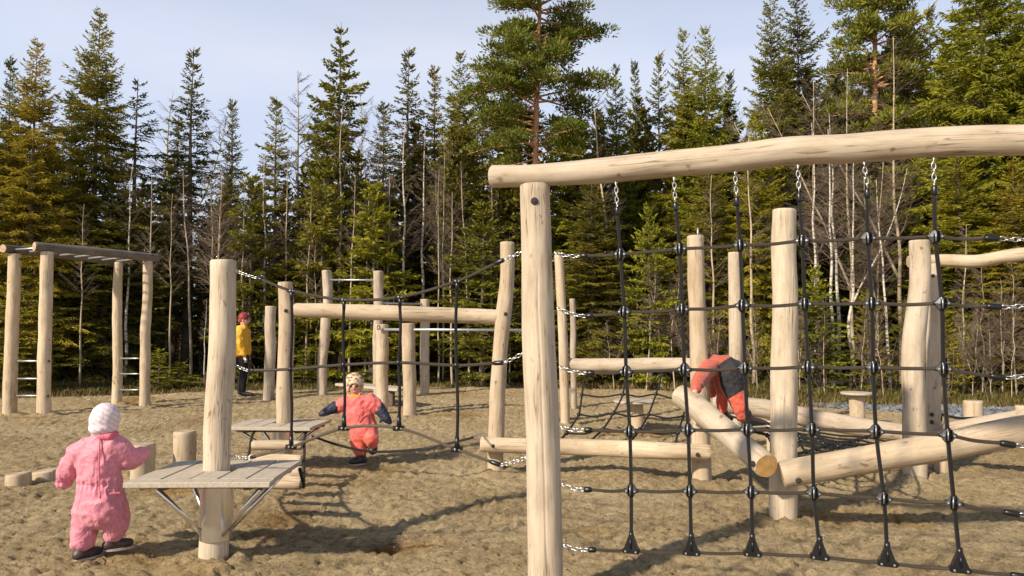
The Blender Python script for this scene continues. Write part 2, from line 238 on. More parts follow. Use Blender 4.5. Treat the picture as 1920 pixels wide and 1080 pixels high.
# ------------------------------------------------------------------ mesh builder
class MB:
    def __init__(s): s.v = []; s.f = []; s.m = []; s.sm = []; s.wc = []; s.tw = []
    def add(s, vs_, fs, mat=0, smooth=True, wc=None, tw=None):
        o = len(s.v); s.v += [tuple(k) for k in vs_]
        s.f += [tuple(i+o for i in f) for f in fs]; s.m += [mat]*len(fs); s.sm += [smooth]*len(fs)
        s.wc += wc if wc else [(v[0], v[1], v[2]) for v in vs_]; s.tw += tw if tw else [(0, 0, 0)]*len(vs_)
    def box(s, c, d, mat=0, rz=0, bev=0, ax=None):
        c = Vector(c); hx, hy, hz = d[0]/2, d[1]/2, d[2]/2
        Rm = Matrix.Rotation(rz, 3, 'Z') if ax is None else ax
        b = min(bev, hx*.9, hy*.9, hz*.9)
        if b <= 0:
            vv = [c+Rm@Vector((x, y, z)) for z in (-hz, hz) for y in (-hy, hy) for x in (-hx, hx)]
            s.add(vv, [(0, 2, 3, 1), (4, 5, 7, 6), (0, 1, 5, 4), (2, 6, 7, 3), (0, 4, 6, 2), (1, 3, 7, 5)], mat, False); return
        rings = []
        def rect(ix, z): return [(-hx+ix, -hy, z), (hx-ix, -hy, z), (hx, -hy+ix, z), (hx, hy-ix, z), (hx-ix, hy, z), (-hx+ix, hy, z), (-hx, hy-ix, z), (-hx, -hy+ix, z)]
        def rect2(z): return [(-hx+b*2, -hy+b, z), (hx-b*2, -hy+b, z), (hx-b, -hy+b*2, z), (hx-b, hy-b*2, z), (hx-b*2, hy-b, z), (-hx+b*2, hy-b, z), (-hx+b, hy-b*2, z), (-hx+b, -hy+b*2, z)]
        vv = rect2(-hz)+rect(b, -hz+b)+rect(b, hz-b)+rect2(hz); vv = [c+Rm@Vector(k) for k in vv]
        fs = [tuple(range(7, -1, -1)), tuple(range(24, 32))]
        for k in range(3):
            for i in range(8): j = (i+1) % 8; fs.append((k*8+i, k*8+j, k*8+8+j, k*8+8+i))
        s.add(vv, fs, mat, False)
    def tube(s, pts, rad, seg=8, mat=0, cap=True, twist=0, smooth=True):
        pts = [Vector(p) for p in pts]; n = len(pts)
        if not hasattr(rad, '__len__'): rad = [rad]*n
        t = [(pts[min(i+1, n-1)]-pts[max(i-1, 0)]).normalized() for i in range(n)]
        up = Vector((0, 0, 1)) if abs(t[0].z) < .9 else Vector((1, 0, 0)); nx = t[0].cross(up).normalized(); vv = []; tw = []; l = 0; wc = []
        for i in range(n):
            nx = (nx-t[i]*nx.dot(t[i])).normalized(); ny = t[i].cross(nx)
            if i: l += (pts[i]-pts[i-1]).length
            for k in range(seg):
                a = 2*math.pi*k/seg; vv.append(pts[i]+(nx*math.cos(a)+ny*math.sin(a))*rad[i]); tw.append((l*80+a*2*twist, 0, 0)); wc.append((math.cos(a)*rad[i], math.sin(a)*rad[i], l))
        fs = []
        for i in range(n-1):
            for k in range(seg): j = (k+1) % seg; fs.append((i*seg+k, i*seg+j, (i+1)*seg+j, (i+1)*seg+k))
        s.add(vv, fs, mat, smooth, wc, tw)
        if cap:
            o = len(s.v)-n*seg
            s.f.append(tuple(o+k for k in range(seg-1, -1, -1))); s.f.append(tuple(o+(n-1)*seg+k for k in range(seg))); s.m += [mat]*2; s.sm += [False]*2
    def sphere(s, c, r, mat=0, seg=12, rings=8, sc=(1, 1, 1), Rm=None):
        c = Vector(c); vv = []; 
        for i in range(1, rings):
            th = math.pi*i/rings
            for k in range(seg):
                a = 2*math.pi*k/seg; q = Vector((math.sin(th)*math.cos(a)*sc[0], math.sin(th)*math.sin(a)*sc[1], math.cos(th)*sc[2]))*r
                vv.append(c+(Rm@q if Rm else q))
        top = Vector((0, 0, r*sc[2])); vv.append(c+(Rm@top if Rm else top)); vv.append(c-(Rm@top if Rm else top)); fs = []
        for i in range(rings-2):
            for k in range(seg): j = (k+1) % seg; fs.append((i*seg+k, (i+1)*seg+k, (i+1)*seg+j, i*seg+j))
        T = len(vv)-2; B = len(vv)-1
        for k in range(seg): j = (k+1) % seg; fs.append((T, k, j)); fs.append((B, (rings-2)*seg+j, (rings-2)*seg+k))
        s.add(vv, fs, mat, True)
    def build(s, name, mats, parent=None, label=None):
        me = bpy.data.meshes.new(name); me.from_pydata(s.v, [], s.f)
        for m in (mats if isinstance(mats, (list, tuple)) else [mats]): me.materials.append(m)
        me.polygons.foreach_set('material_index', s.m); me.polygons.foreach_set('use_smooth', s.sm)
        a = me.attributes.new('wc', 'FLOAT_VECTOR', 'POINT'); a.data.foreach_set('vector', np.array(s.wc, 'f').ravel())
        a = me.attributes.new('tw', 'FLOAT_VECTOR', 'POINT'); a.data.foreach_set('vector', np.array(s.tw, 'f').ravel())
        me.update(); o = bpy.data.objects.new(name, me); col.objects.link(o)
        if parent: o.parent = parent
        if label: o['label'] = label
        return o
def thing(name, label, cat, loc=(0, 0, 0), group=None):
    o = bpy.data.objects.new(name, None); col.objects.link(o); o.empty_display_size = .2; o.location = loc
    o['label'] = label; o['category'] = cat
    if group: o['group'] = group
    return o
def tag(o, label, cat, group=None, kind=None):
    o['label'] = label; o['category'] = cat
    if group: o['group'] = group
    if kind: o['kind'] = kind
    return o
def settle(root):
    """children were modelled in world space: keep them there under a root that stands at the thing's base"""
    for c in root.children: c.matrix_parent_inverse = Matrix.Translation(root.location).inverted()
def catmull(pts, n=6):
    pts = [Vector(p) for p in pts]; q = [pts[0]*2-pts[1]]+pts+[pts[-1]*2-pts[-2]]; o = []
    for i in range(1, len(q)-2):
        for k in range(n):
            t = k/n; a, b, c, d = q[i-1], q[i], q[i+1], q[i+2]
            o.append(.5*((2*b)+(c-a)*t+(2*a-5*b+4*c-d)*t*t+(3*b-a-3*c+d)*t**3))
    o.append(pts[-1]); return o
def logmesh(pts, rad, seg=32, wob=.05, seed=0, crack=None, flat=0, n=None):
    """debarked log: uneven tube with slightly eased ends; material 0 side, 1 end grain"""
    mb = MB(); pts = [Vector(p) for p in pts]; tot = sum((pts[i+1]-pts[i]).length for i in range(len(pts)-1))
    per = n or max(3, int(tot/.045/(len(pts)-1))); q = catmull(pts, per) if len(pts) > 1 else pts
    N = len(q); 
    if not hasattr(rad, '__len__'): rad = [rad]*len(pts)
    rr = np.interp(np.linspace(0, len(pts)-1, N), range(len(pts)), rad)
    t = [(q[min(i+1, N-1)]-q[max(i-1, 0)]).normalized() for i in range(N)]
    up = Vector((0, 0, 1)) if abs(t[0].z) < .9 else Vector((0, 1, 0)); nx = t[0].cross(up).normalized()
    vv = []; wc = []; l = 0; rows = 0
    def ring(c, T, nxx, r, l, w=1, li=0):
        ny = T.cross(nxx)
        for k in range(seg):
            a = 2*math.pi*k/seg
            e = mnoise.noise(Vector((math.cos(a)*.9+seed*7.3, math.sin(a)*.9, l*2.2)))*wob*2.0+mnoise.noise(Vector((math.cos(a)*2.2, math.sin(a)*2.2+seed*3.1, l*5.5)))*wob*.9
            rk = r*(1+e)
            if crack:
                for (ca, l0, l1, wd) in crack:
                    if l0 < l < l1:
                        ca2 = ca+.07*mnoise.noise(Vector((l*2.1, seed, 0)))
                        da = abs((a-ca2+math.pi) % (2*math.pi)-math.pi)
                        if da < wd: rk -= r*.11*(1-da/wd)
            v = c+(nxx*math.cos(a)+ny*math.sin(a))*rk; vv.append(v); wc.append((math.cos(a)*rk, math.sin(a)*rk, l))
    for i in range(N):
        nx = (nx-t[i]*nx.dot(t[i])).normalized()
        if i: l += (q[i]-q[i-1]).length
        if i == 0:
            ring(q[0]-t[0]*0.0, t[0], nx, rr[0]*.93, l); ring(q[0]+t[0]*rr[0]*.09, t[0], nx, rr[0], l+.001); rows += 2
        elif i == N-1:
            ring(q[-1]-t[-1]*rr[-1]*.09, t[-1], nx, rr[-1], l-.001); ring(q[-1], t[-1], nx, rr[-1]*.93, l); rows += 2
        else: ring(q[i], t[i], nx, rr[i], l); rows += 1
    fs = []
    for i in range(rows-1):
        for k in range(seg): j = (k+1) % seg; fs.append((i*seg+k, i*seg+j, (i+1)*seg+j, (i+1)*seg+k))
    mb.add(vv, fs, 0, True, wc)
    for base, T, c, ll in ((0, -t[0], q[0], 0), ((rows-1)*seg, t[-1], q[-1], l)):
        o = len(mb.v); rim = [vv[base+k] for k in range(seg)]; mb.add(rim+[c], [], 1, False, [wc[base+k] for k in range(seg)]+[(0, 0, ll)])
        for k in range(seg):
            j = (k+1) % seg; mb.f.append((o+seg, o+j, o+k) if base == 0 else (o+seg, o+k, o+j)); mb.m.append(1); mb.sm.append(False)
    return mb
SEED = [0]
def post(px_top, y_top, px_base, y_base, wpx, parent, Y=None, wt=None, bend=0, mat='wood', name='post', seg=32, crack=None, wob=.05, mids=None):
    """upright log whose foot stands where the photo shows it"""
    SEED[0] += 1
    g = G(px_base, y_base) if Y is None else Vector((P(px_base, 700, Y).x, Y, 0)); Y = g.y
    tp = P(px_top, y_top, Y); r0 = wpx/2*Y/FPX; r1 = (wt or wpx)/2*Y/FPX
    foot = Vector((g.x, g.y, -.25)); pts = [foot]
    mids = mids or []
    if not mids:
        k = 4
        for i in range(1, k): pts.append(Vector((g.x, g.y, 0)).lerp(tp, i/k)+Vector((random.uniform(-1, 1)*.012+bend*math.sin(i/k*math.pi), random.uniform(-1, 1)*.01, 0)))
    for (mx, my) in mids: pts.append(P(mx, my, Y))
    pts.append(tp); rad = np.linspace(r0, r1, len(pts))
    return logmesh(pts, list(rad), seg, wob, SEED[0], crack).build(name, [M[mat], M['end']], parent)
def beam(pts, rad, parent, mat='wood', name='beam', end='end', seg=32, wob=.05):
    SEED[0] += 1; return logmesh(pts, rad, seg, wob, SEED[0]).build(name, [M[mat], M[end]], parent)
def bolt(p, d, parent, r=.017, name='bolt'):
    d = Vector(d).normalized(); mb = MB(); p = Vector(p)
    mb.tube([p-d*.02, p+d*.004, p+d*.009], [r, r, r*.8], 16); mb.tube([p+d*.008, p+d*.014], [r*.5, r*.42], 6)
    return mb.build(name, M['bolt'], parent)
def facing(px, py, Y, r):
    """point on the near face of a log of radius r"""
    p = P(px, py, Y); v = (Vector((0, 0, CAMH))-p); v.z = 0; v.normalize(); return p+v*r, v
def steel_bar(a, b, parent, r=.014, name='bar', mat='steel_matt'):
    mb = MB(); mb.tube([a, b], r, 14); return mb.build(name, M[mat], parent)

# chain between two points: interlocked oval links
def chain(a, b, parent, link=.030, w=.0075, rr=.0024, sag=0.0):
    a = Vector(a); b = Vector(b); L_ = (b-a).length; n = max(2, round(L_/(link*.74))); mb = MB()
    pts = [a.lerp(b, i/n)+Vector((0, 0, -sag*4*(i/n)*(1-i/n))) for i in range(n+1)]
    for i in range(n):
        c = (pts[i]+pts[i+1])/2; t = (pts[i+1]-pts[i]).normalized(); hl = (pts[i+1]-pts[i]).length*.5+rr*1.6
        u = t.cross(Vector((.3, .8, .52))).normalized(); v2 = t.cross(u); s = u if i % 2 else v2
        path = []
        for k in range(15):
            ang = 2*math.pi*k/14; path.append(c+t*(hl*math.cos(ang)*1.0)+s*(w*math.sin(ang)*(1.15)))
        mb.tube(path, rr, 5, cap=False)
    # eye bolt plate at the timber end
    mb.sphere(a, .009, 0, 8, 6)
    return mb.build('chain', M['steel'], parent)
def ferrule(a, b, parent, r=.0145):
    a = Vector(a); b = Vector(b); d = (b-a); mb = MB(); 
    mb.tube([a, a+d*.12, a+d*.8, b], [r*.7, r, r, r*.75], 12)
    return mb.build('ferrule', M['black'], parent)
def rope(pts, r, parent, mat='rope', n=6, name='rope', seg=8):
    mb = MB(); mb.tube(catmull(pts, n), r, seg, twist=1); return mb.build(name, M[mat], parent)

# ------------------------------------------------------------------ ground
def make_ground():
    ys = [-60, -30, -12, -6, -3, 0, 1, 1.8]; y = 2.4
    while y < 20: ys.append(y); y += max(.011, y*.0042)
    while y < 60: ys.append(y); y *= 1.03
    ys += [80, 120, 200, 400, 900, 2000]
    xs = list(np.arange(-8.5, 8.5, .021)); x = xs[-1]; st = .021; ext = []
    while x < 60: st *= 1.035; x += st; ext.append(x)
    ext += [90, 150, 300, 800, 2000]
    xs = [-e for e in ext[::-1]]+xs+ext
    X, Y = np.meshgrid(np.array(xs), np.array(ys)); Z = gh(X, Y)
    near = (np.abs(X) < 9) & (Y > 2) & (Y < 17)
    for i in range(NF):      # footprints and scuffs
        sx = .062; sy = .034; c, s = math.cos(FA[i]), math.sin(FA[i])
        i0 = np.searchsorted(ys, FY[i]-.25); i1 = np.searchsorted(ys, FY[i]+.25); j0 = np.searchsorted(xs, FX[i]-.25); j1 = np.searchsorted(xs, FX[i]+.25)
        dx = X[i0:i1, j0:j1]-FX[i]; dy = Y[i0:i1, j0:j1]-FY[i]; a = (dx*c+dy*s)/sx; b = (-dx*s+dy*c)/sy; q = a*a+b*b
        Z[i0:i1, j0:j1] += FD[i]*(-np.exp(-q*1.1)*1.0+.5*np.exp(-(np.sqrt(q)-1.7)**2*3.5))
    # dug holes and the scoured hollow by the platform
    for (px, py, rx, ry, d) in ((795, 1012, .16, .06, .07), (735, 1024, .10, .05, .06), (830, 1018, .08, .04, .04), (725, 880, .10, .06, .02), (600, 1075, .07, .03, .04), (650, 965, .6, .3, .05), (1000, 872, .2, .12, .03)):
        g = G(px, py); q = ((X-g.x)/rx)**2+((Y-g.y)/ry)**2; Z -= d*np.exp(-q)
    for (px, py) in ((1027, 1112), (402, 1042), (928, 882), (1316, 905), (1467, 977), (1715, 897), (1745, 890), (268, 893), (347, 880), (1380, 812), (1061, 796), (20, 776), (83, 778), (219, 757), (271, 761)):
        g = G(px, py); rr_ = np.sqrt((X-g.x)**2+(Y-g.y)**2); Z += (.030*np.exp(-((rr_-.15)/.07)**2)-.015*np.exp(-((rr_-.34)/.10)**2))*(1+1.2*pn(X*6, Y*6+px))
    Z[Y > 400] = -1
    ny, nx = X.shape; me = bpy.data.meshes.new('ground')
    V = np.stack([X, Y, Z], -1).reshape(-1, 3).astype('f'); idx = np.arange(ny*nx).reshape(ny, nx)
    F = np.stack([idx[:-1, :-1], idx[:-1, 1:], idx[1:, 1:], idx[1:, :-1]], -1).reshape(-1, 4)
    quadmesh(me, V, F); me.polygons.foreach_set('use_smooth', np.ones(len(F), bool))
    fo = np.clip((Y-edge(X)+.12*pn(X*2, Y*2)*2+.15*pn(X*7, Y*7))*2.2, 0, 1).ravel().astype('f')
    a = me.attributes.new('forest', 'FLOAT', 'POINT'); a.data.foreach_set('value', fo)
    dp = np.zeros_like(X)
    for (px, py, rx, ry, d) in ((785, 1016, .20, .12, 1), (735, 1024, .16, .08, .8), (690, 1018, .2, .06, .5), (725, 878, .3, .15, .5), (520, 965, .22, .30, .75), (500, 1000, .15, .12, .6), (640, 905, .5, .2, .35), (1100, 905, .3, .12, .3)):
        g = G(px, py); dp += d*np.exp(-(((X-g.x)/rx)**2+((Y-g.y)/ry)**2)*(1+1.3*pn(X*7, Y*7+px)))
    a = me.attributes.new('damp', 'FLOAT', 'POINT'); a.data.foreach_set('value', np.clip(dp, 0, 1).ravel().astype('f'))
    me.materials.append(M['ground']); o = bpy.data.objects.new('ground', me); col.objects.link(o); o['kind'] = 'structure'; return o
def quadmesh(me, V, F):
    me.vertices.add(len(V)); me.vertices.foreach_set('co', np.asarray(V, 'f').ravel())
    k = F.shape[1]; me.loops.add(len(F)*k); me.loops.foreach_set('vertex_index', F.ravel().astype(np.int32))
    me.polygons.add(len(F)); me.polygons.foreach_set('loop_start', np.arange(0, len(F)*k, k, dtype=np.int32)); me.update(calc_edges=True)
make_ground()

# ------------------------------------------------------------------ play equipment
def inv_d(px): return 1/(.2538+(px-1004)*6.2e-5)        # the front net hangs in one upright plane, a little nearer on the right
# --- front frame
fr = thing('climbing_gantry', 'tall pale log frame in the foreground, thick post with long top log', 'climbing frame', (G(1026, 1112).x, 3.95, 0))
pt = logmesh([(P(1027, 1112, 3.95).x, 3.95, -.3), P(1020, 900, 3.95), P(1014, 720, 3.95), P(1007, 540, 3.95), P(1003, 347, 3.95)], [.093, .091, .088, .084, .081], 110, .045, 5,
    crack=[(math.pi*1.43, .25, 2.55, .055), (math.pi*1.62, .9, 1.6, .04), (math.pi*.5, .3, 2, .05)]).build('post', [M['wood'], M['end']], fr)
mpx = 2005; md = inv_d(mpx)
logmesh([(P(mpx, 1112, md).x, md, -.3), P(mpx, 800, md), P(mpx, 500, md), P(mpx, 290, md)], [.09, .088, .085, .082], 48, .05, 9).build('post', [M['wood'], M['end']], fr)
bp = [(922, 331, 21.5), (1000, 329, 21), (1120, 321, 24), (1240, 309, 25), (1360, 298, 26), (1480, 283, 27.5), (1600, 278, 28), (1720, 269, 28), (1830, 264, 29), (1920, 262, 29), (2080, 258, 30)]
beam([P(x, y, inv_d(x)) for x, y, _ in bp], [r*inv_d(x)/FPX for x, _, r in bp], fr, 'wood', seg=64, wob=.035)
f, v = facing(1002, 382, 3.95, .080); bolt(f, v, fr, .020)
settle(fr)
# --- front net
net = thing('climbing_net', 'large black rope climbing net on chains hanging from the long foreground top log', 'climbing net', (P(1450, 1060, 3.6).x, 3.6, 0))
tops = [(1155, 343), (1264, 334), (1378, 322), (1496, 311), (1620, 305), (1750, 296)]; che = [(1157, 388), (1266, 380), (1381, 370), (1498, 362), (1626, 354), (1752, 348)]
rows = [[(1163, 477), (1274, 467), (1388, 460), (1503, 452), (1627, 447), (1753, 444)], [(1170, 585), (1279, 580), (1391, 573), (1509, 570), (1633, 569), (1764, 569)],
        [(1174, 697), (1284, 693), (1396, 690), (1515, 688), (1638, 689), (1771, 692)], [(1181, 809), (1290, 806), (1403, 806), (1521, 804), (1644, 809), (1776, 816)],
        [(1183, 919), (1293, 920), (1408, 922), (1527, 925), (1656, 934), (1789, 943)], [(1184, 1030), (1296, 1033), (1411, 1035), (1535, 1040), (1662, 1052), (1798, 1064)]]
colx = [tops[i][0]+15 for i in range(6)]
def NP(c, px, py): return P(px, py, inv_d(tops[c][0]+10))
# connector: oval cross clamp, black body with two bright cheeks and a bolt line
def connector_mesh():
    mb = MB(); mb.tube([(0, 0, -.037), (0, 0, -.03), (0, 0, .03), (0, 0, .037)], [.012, .0165, .0165, .012], 16, 0)
    mb.tube([(-.042, 0, 0), (-.034, 0, 0), (.034, 0, 0), (.042, 0, 0)], [.009, .0125, .0125, .009], 12, 0)
    for s in (-1, 1):
        vv = [(s*.014, -.020, -.031), (s*.038, -.010, 0), (s*.014, -.020, .031), (s*.017, -.026, 0), (s*.014, .020, -.031), (s*.038, .010, 0), (s*.014, .020, .031), (s*.017, .026, 0)]
        mb.add(vv, [(0, 1, 3), (1, 2, 3), (4, 7, 5), (5, 7, 6), (1, 0, 4, 5), (2, 1, 5, 6)] if s > 0 else [(0, 3, 1), (1, 3, 2), (4, 5, 7), (5, 6, 7), (1, 5, 4, 0), (2, 6, 5, 1)], 2, False)
        mb.tube([(s*.024, -.026, 0), (s*.024, -.014, 0)], .0048, 8, 1)
        mb.tube([(s*.024, .026, 0), (s*.024, .014, 0)], .0048, 8, 1)
    mb.tube([(-.003, -.0185, -.024), (-.003, -.0185, .024)], .0030, 6, 1)
    return mb
M['cheek'] = plain('dark_grey_cast_clamp', (.09, .095, .10), .38, .4, .2, 30)
cproto = connector_mesh().build('connector', [M['black'], M['steel_matt'], M['cheek']], net)
def foot_mesh():
    mb = MB()
    vv = [(-.012, -.014, .066), (.012, -.014, .066), (.036, -.018, 0), (-.036, -.018, 0), (-.012, .014, .066), (.012, .014, .066), (.036, .018, 0), (-.036, .018, 0)]
    mb.add(vv, [(3, 2, 1, 0), (4, 5, 6, 7), (0, 1, 5, 4), (1, 2, 6, 5), (2, 3, 7, 6), (3, 0, 4, 7)], 0, False)
    mb.tube([(0, 0, .05), (0, 0, .088)], [.014, .012], 12, 0); mb.tube([(0, -.019, .008), (0, -.019, .055)], [.006, .004], 8, 0)
    mb.box((0, 0, -.007), (.084, .042, .024), 0, bev=.004)
    for s in (-.026, .026): mb.tube([(s, -.0255, -.007), (s, -.018, -.007)], .0048, 8, 1)
    return mb
fproto = foot_mesh().build('foot_clamp', [M['black'], M['steel_matt']], net)
first = [True, True]
def putc(proto, loc, parent, k, rot=(0, 0, 0), sc=1):
    if k is not None and first[k]: o = proto; first[k] = False
    else: o = proto.copy(); col.objects.link(o)
    sc = .88 if k == 0 else 1
    o.parent = parent; o.location = loc; o.rotation_euler = rot; o.scale = (sc, sc, sc); return o
rzn = math.atan2(inv_d(1750)-inv_d(1155), P(1750, 600, inv_d(1750)).x-P(1155, 600, inv_d(1155)).x)
N3 = [[NP(c, *rows[r][c]) for c in range(6)] for r in range(6)]
N3 = [[p+Vector((0, random.uniform(-.01, .01), 0)) for p in r] for r in N3]
for c in range(6):
    a = NP(c, *tops[c]); b = NP(c, *che[c]); chain(a, b, net, .034, .0075, .0026)
    e = b+(N3[0][c]-b).normalized()*.045; ferrule(b, e, net, .0135)
    rope([e]+[N3[r][c] for r in range(5)]+[N3[5][c]+Vector((0, 0, .05))], .0093, net, 'rope_black', 8)
    for r in range(5):
        tl = math.atan2(N3[min(r+1, 5)][c].x-N3[max(r-1, 0)][c].x, N3[max(r-1, 0)][c].z-N3[min(r+1, 5)][c].z)
        putc(cproto, N3[r][c], net, 0, (0, tl*.9, rzn+random.uniform(-.22, .22)))
    putc(fproto, N3[5][c]+Vector((0, 0, .0)), net, 1, (0, math.atan2(N3[5][c].x-N3[4][c].x, N3[4][c].z-N3[5][c].z)*.7, rzn+random.uniform(-.12, .12)))
lch = [((1041, 474), (1088, 480)), ((1046, 578), (1098, 593)), ((1050, 688), (1100, 700)), ((1053, 801), (1096, 806)), ((1055, 908), (1095, 918)), ((1058, 1022), (1103, 1031))]
rch = [((1948, 446), (1874, 447)), ((1952, 566), (1878, 576)), ((1955, 694), (1885, 709)), ((1955, 836), (1905, 835)), ((1960, 962), (1912, 965)), ((1965, 1090), (1925, 1082))]
for r in range(6):
    (ax, ay), (bx, by) = lch[r]; a = P(ax, ay, inv_d(ax)); b = P(bx, by, inv_d(bx)); chain(a, b, net, .036, .0085, .0028, .008)
    e = b+(N3[r][0]-b).normalized()*.04; ferrule(b, e, net)
    (cx, cy), (dx, dy) = rch[r]; c_ = P(cx, cy, inv_d(cx)); d_ = P(dx, dy, inv_d(dx)); chain(c_, d_, net, .036, .0085, .0028, .006)
    e2 = d_+(N3[r][5]-d_).normalized()*.06; ferrule(d_, e2, net)
    dz = Vector((0, 0, -.007 if r == 5 else 0)); mids = []
    seq = [e]+[p+dz for p in N3[r]]+[e2]; full = [seq[0]]
    for i in range(1, len(seq)):
        full.append((seq[i-1]+seq[i])/2+Vector((0, 0, -.004+random.uniform(-.003, .003)))); full.append(seq[i])
    rope(full, .0082, net, 'rope', 5)
settle(net)

# --- left post with its platform
def platform(cx, cy, w_, d_, ztop, rz, root, zb, sl_r, gap, brc, pc):
    ox, oy = pc
    mb = MB(); Rm = Matrix.Rotation(rz, 3, 'Z'); nb = 5; bw = w_/nb
    for i in range(nb):
        x = -w_/2+bw*(i+.5)
        if abs(x-(ox-cx)) < bw*.5:      # boards notched round the post
            L_ = d_/2-.074
            for s in (-1, 1):
                yc = s*(.074+L_/2)
                c = Vector((cx, cy, 0))+Rm@Vector((x, yc+ .0, 0)); mb.box((c.x, c.y, ztop-.014+random.uniform(-.0015, .0015)), (bw-gap, L_, .028), 0, rz, .002)
        else:
            c = Vector((cx, cy, 0))+Rm@Vector((x, .0, 0)); mb.box((c.x, c.y, ztop-.014+random.uniform(-.0015, .0015)), (bw-gap, d_-.0, .028), 0, rz, .002)
    c = Vector((cx, cy, 0))+Rm@Vector((0, -d_/2-.056, 0)); mb.box((c.x, c.y, ztop-.016), (w_+.01, .105, .032), 0, rz, .004)
    o = mb.build('deck', M['deck'], root)
    fr_ = MB()
    for s in (-1, 1):
        c = Vector((cx, cy, 0))+Rm@Vector((s*w_*.30, 0, 0)); fr_.box((c.x, c.y, ztop-.028-.022), (.045, d_*.95, .040), 0, rz)
        c = Vector((cx, cy, 0))+Rm@Vector((0, s*d_*.38, 0)); fr_.box((c.x, c.y, ztop-.028-.021), (w_*.86, .045, .036), 0, rz)
    fr_.build('support_frame', M['bark'], root)
    mb = MB(); mb.tube([(ox, oy, zb), (ox, oy, ztop-.07)], sl_r, 20, smooth=False); 
    for k in range(16):   # welded flat stays
        pass
    mb.build('steel_sleeve', M['sleeve'], root)
    for (sx, sy) in brc:
        a = Vector((ox+sx*.055, oy+sy*.055, zb+.03)); b = Vector((cx, cy, 0))+Rm@Vector((sx*w_*.37, sy*d_*.37, 0)); b.z = ztop-.075
        m2 = MB(); m2.tube([a, b], .0155, 14); m2.build('brace', M['sleeve'], root)
p1 = thing('post_platform', 'near square platform of grey boards around a tall pale log post with steel braces', 'play platform', (G(402, 1040).x, G(402, 1040).y, 0))
g1 = G(402, 1040); X1, Y1 = g1.x, g1.y
logmesh([(P(400, 1040, Y1).x, Y1, -.25), P(402, 1010, Y1), P(406, 880, Y1), P(410, 760, Y1), P(418, 620, Y1), P(419, 488, Y1)], [.092, .086, .083, .084, .082, .079], 64, .04, 21, crack=[(math.pi*1.2, .3, 1.2, .06)]).build('post', [M['wood'], M['end']], p1)
platform(X1+.045, Y1, .83, .62, .53, R(1), p1, .10, .099, .012, [(-1, -1), (1, -1), (-1, 1), (1, 1)], (X1+.008, Y1))
settle(p1)
# --- second platform
X2, Y2 = P(535, 700, 7.5).x, 7.5
midf = thing('log_barrier', 'mid-distance log frame with one high rail, one low rail and three posts', 'log frame', (G(928, 882).x, G(928, 882).y, 0))
logmesh([(X2, Y2, -.25), P(533, 830, Y2), P(534, 720, Y2), P(537, 620, Y2), P(535, 529, Y2)], [.085, .082, .080, .078, .074], 40, .06, 31).build('post', [M['wood_warm'], M['end']], midf)
Y9 = G(928, 882).y; Y13 = G(1316, 905).y
logmesh([(P(928, 882, Y9).x, Y9, -.25), P(930, 820, Y9), P(935, 700, Y9), P(943, 600, Y9), P(951, 530, Y9), P(951, 454, Y9)], [.082, .080, .078, .079, .074, .068], 40, .06, 33).build('post', [M['wood_warm'], M['end']], midf)
logmesh([(P(1317, 905, Y13).x, Y13, -.25), P(1314, 830, Y13), P(1312, 700, Y13), P(1307, 560, Y13), P(1304, 442, Y13)], [.092, .088, .084, .080, .078], 40, .06, 35).build('post', [M['wood_warm'], M['end']], midf)
beam([P(550, 581, Y2+.02), P(640, 584, Y2), P(760, 588, Y2-.03), P(860, 592, Y9+.05), P(935, 594, Y9+.02)], [.070, .075, .079, .078, .072], midf, 'wood_warm')
beam([P(902, 833, Y9-.14), P(1000, 836, Y9-.2), P(1130, 840, Y9-.28), P(1240, 845, Y13-.1), P(1331, 849, Y13-.15)], [.074, .077, .080, .078, .074], midf, 'wood_warm')
for (x, y, yy, r) in ((536, 583, Y2, .078), (948, 589, Y9, .078), (1308, 850, Y13-.15, .076), (925, 834, Y9-.15, .075)):
    f, v = facing(x, y, yy, r); bolt(f, v, midf, .019)
pin = MB(); tpp = P(1308, 442, Y13); pin.tube([tpp-Vector((0, 0, .02)), tpp+Vector((.004, 0, .075))], .009, 8); pin.build('steel_pin', M['steel_matt'], midf)
settle(midf)
p2 = thing('post_platform', 'farther platform of grey boards clamped to a post beside the toddler in coral', 'play platform', (X2, Y2, 0))
platform(X2-.02, Y2-.02, .84, .56, .485, R(-4), p2, .16, .088, .012, [(-1, -1), (1, -1), (-1, 1), (1, 1)], (X2-.02, Y2-.02))
settle(p2)
# --- hanging plank bridge between the two platforms
pb = thing('plank_bridge', 'low hanging bridge of split logs on ropes linking the two platforms', 'hanging bridge', ((X1+X2)/2+.1, (Y1+Y2)/2, 0))
A0 = Vector((-1.69, Y1+.46, .36)); B0 = Vector((-2.20, Y2-.46, .40)); n_ = 6
for i in range(1, n_):
    t = (i+.5)/n_; c = A0.lerp(B0, t)+Vector((0, 0, -.16*4*t*(1-t))); hw = .23+.02*random.random()
    beam([c+Vector((-hw, .01, 0)), c+Vector((0, 0, .004)), c+Vector((hw, -.01, 0))], [.042, .045, .042], pb, 'wood_warm', 'plank', seg=20)
for s in (-1, 1):
    pts = [A0.lerp(B0, t)+Vector((s*.25, 0, -.16*4*t*(1-t)-.02)) for t in np.linspace(-.02, 1.02, 9)]; pts = [pts[0]+Vector((0, -.1, .12))]+pts+[pts[-1]+Vector((0, .1, .06))]; rope(pts, .012, pb, 'rope_black', 4)
settle(pb)
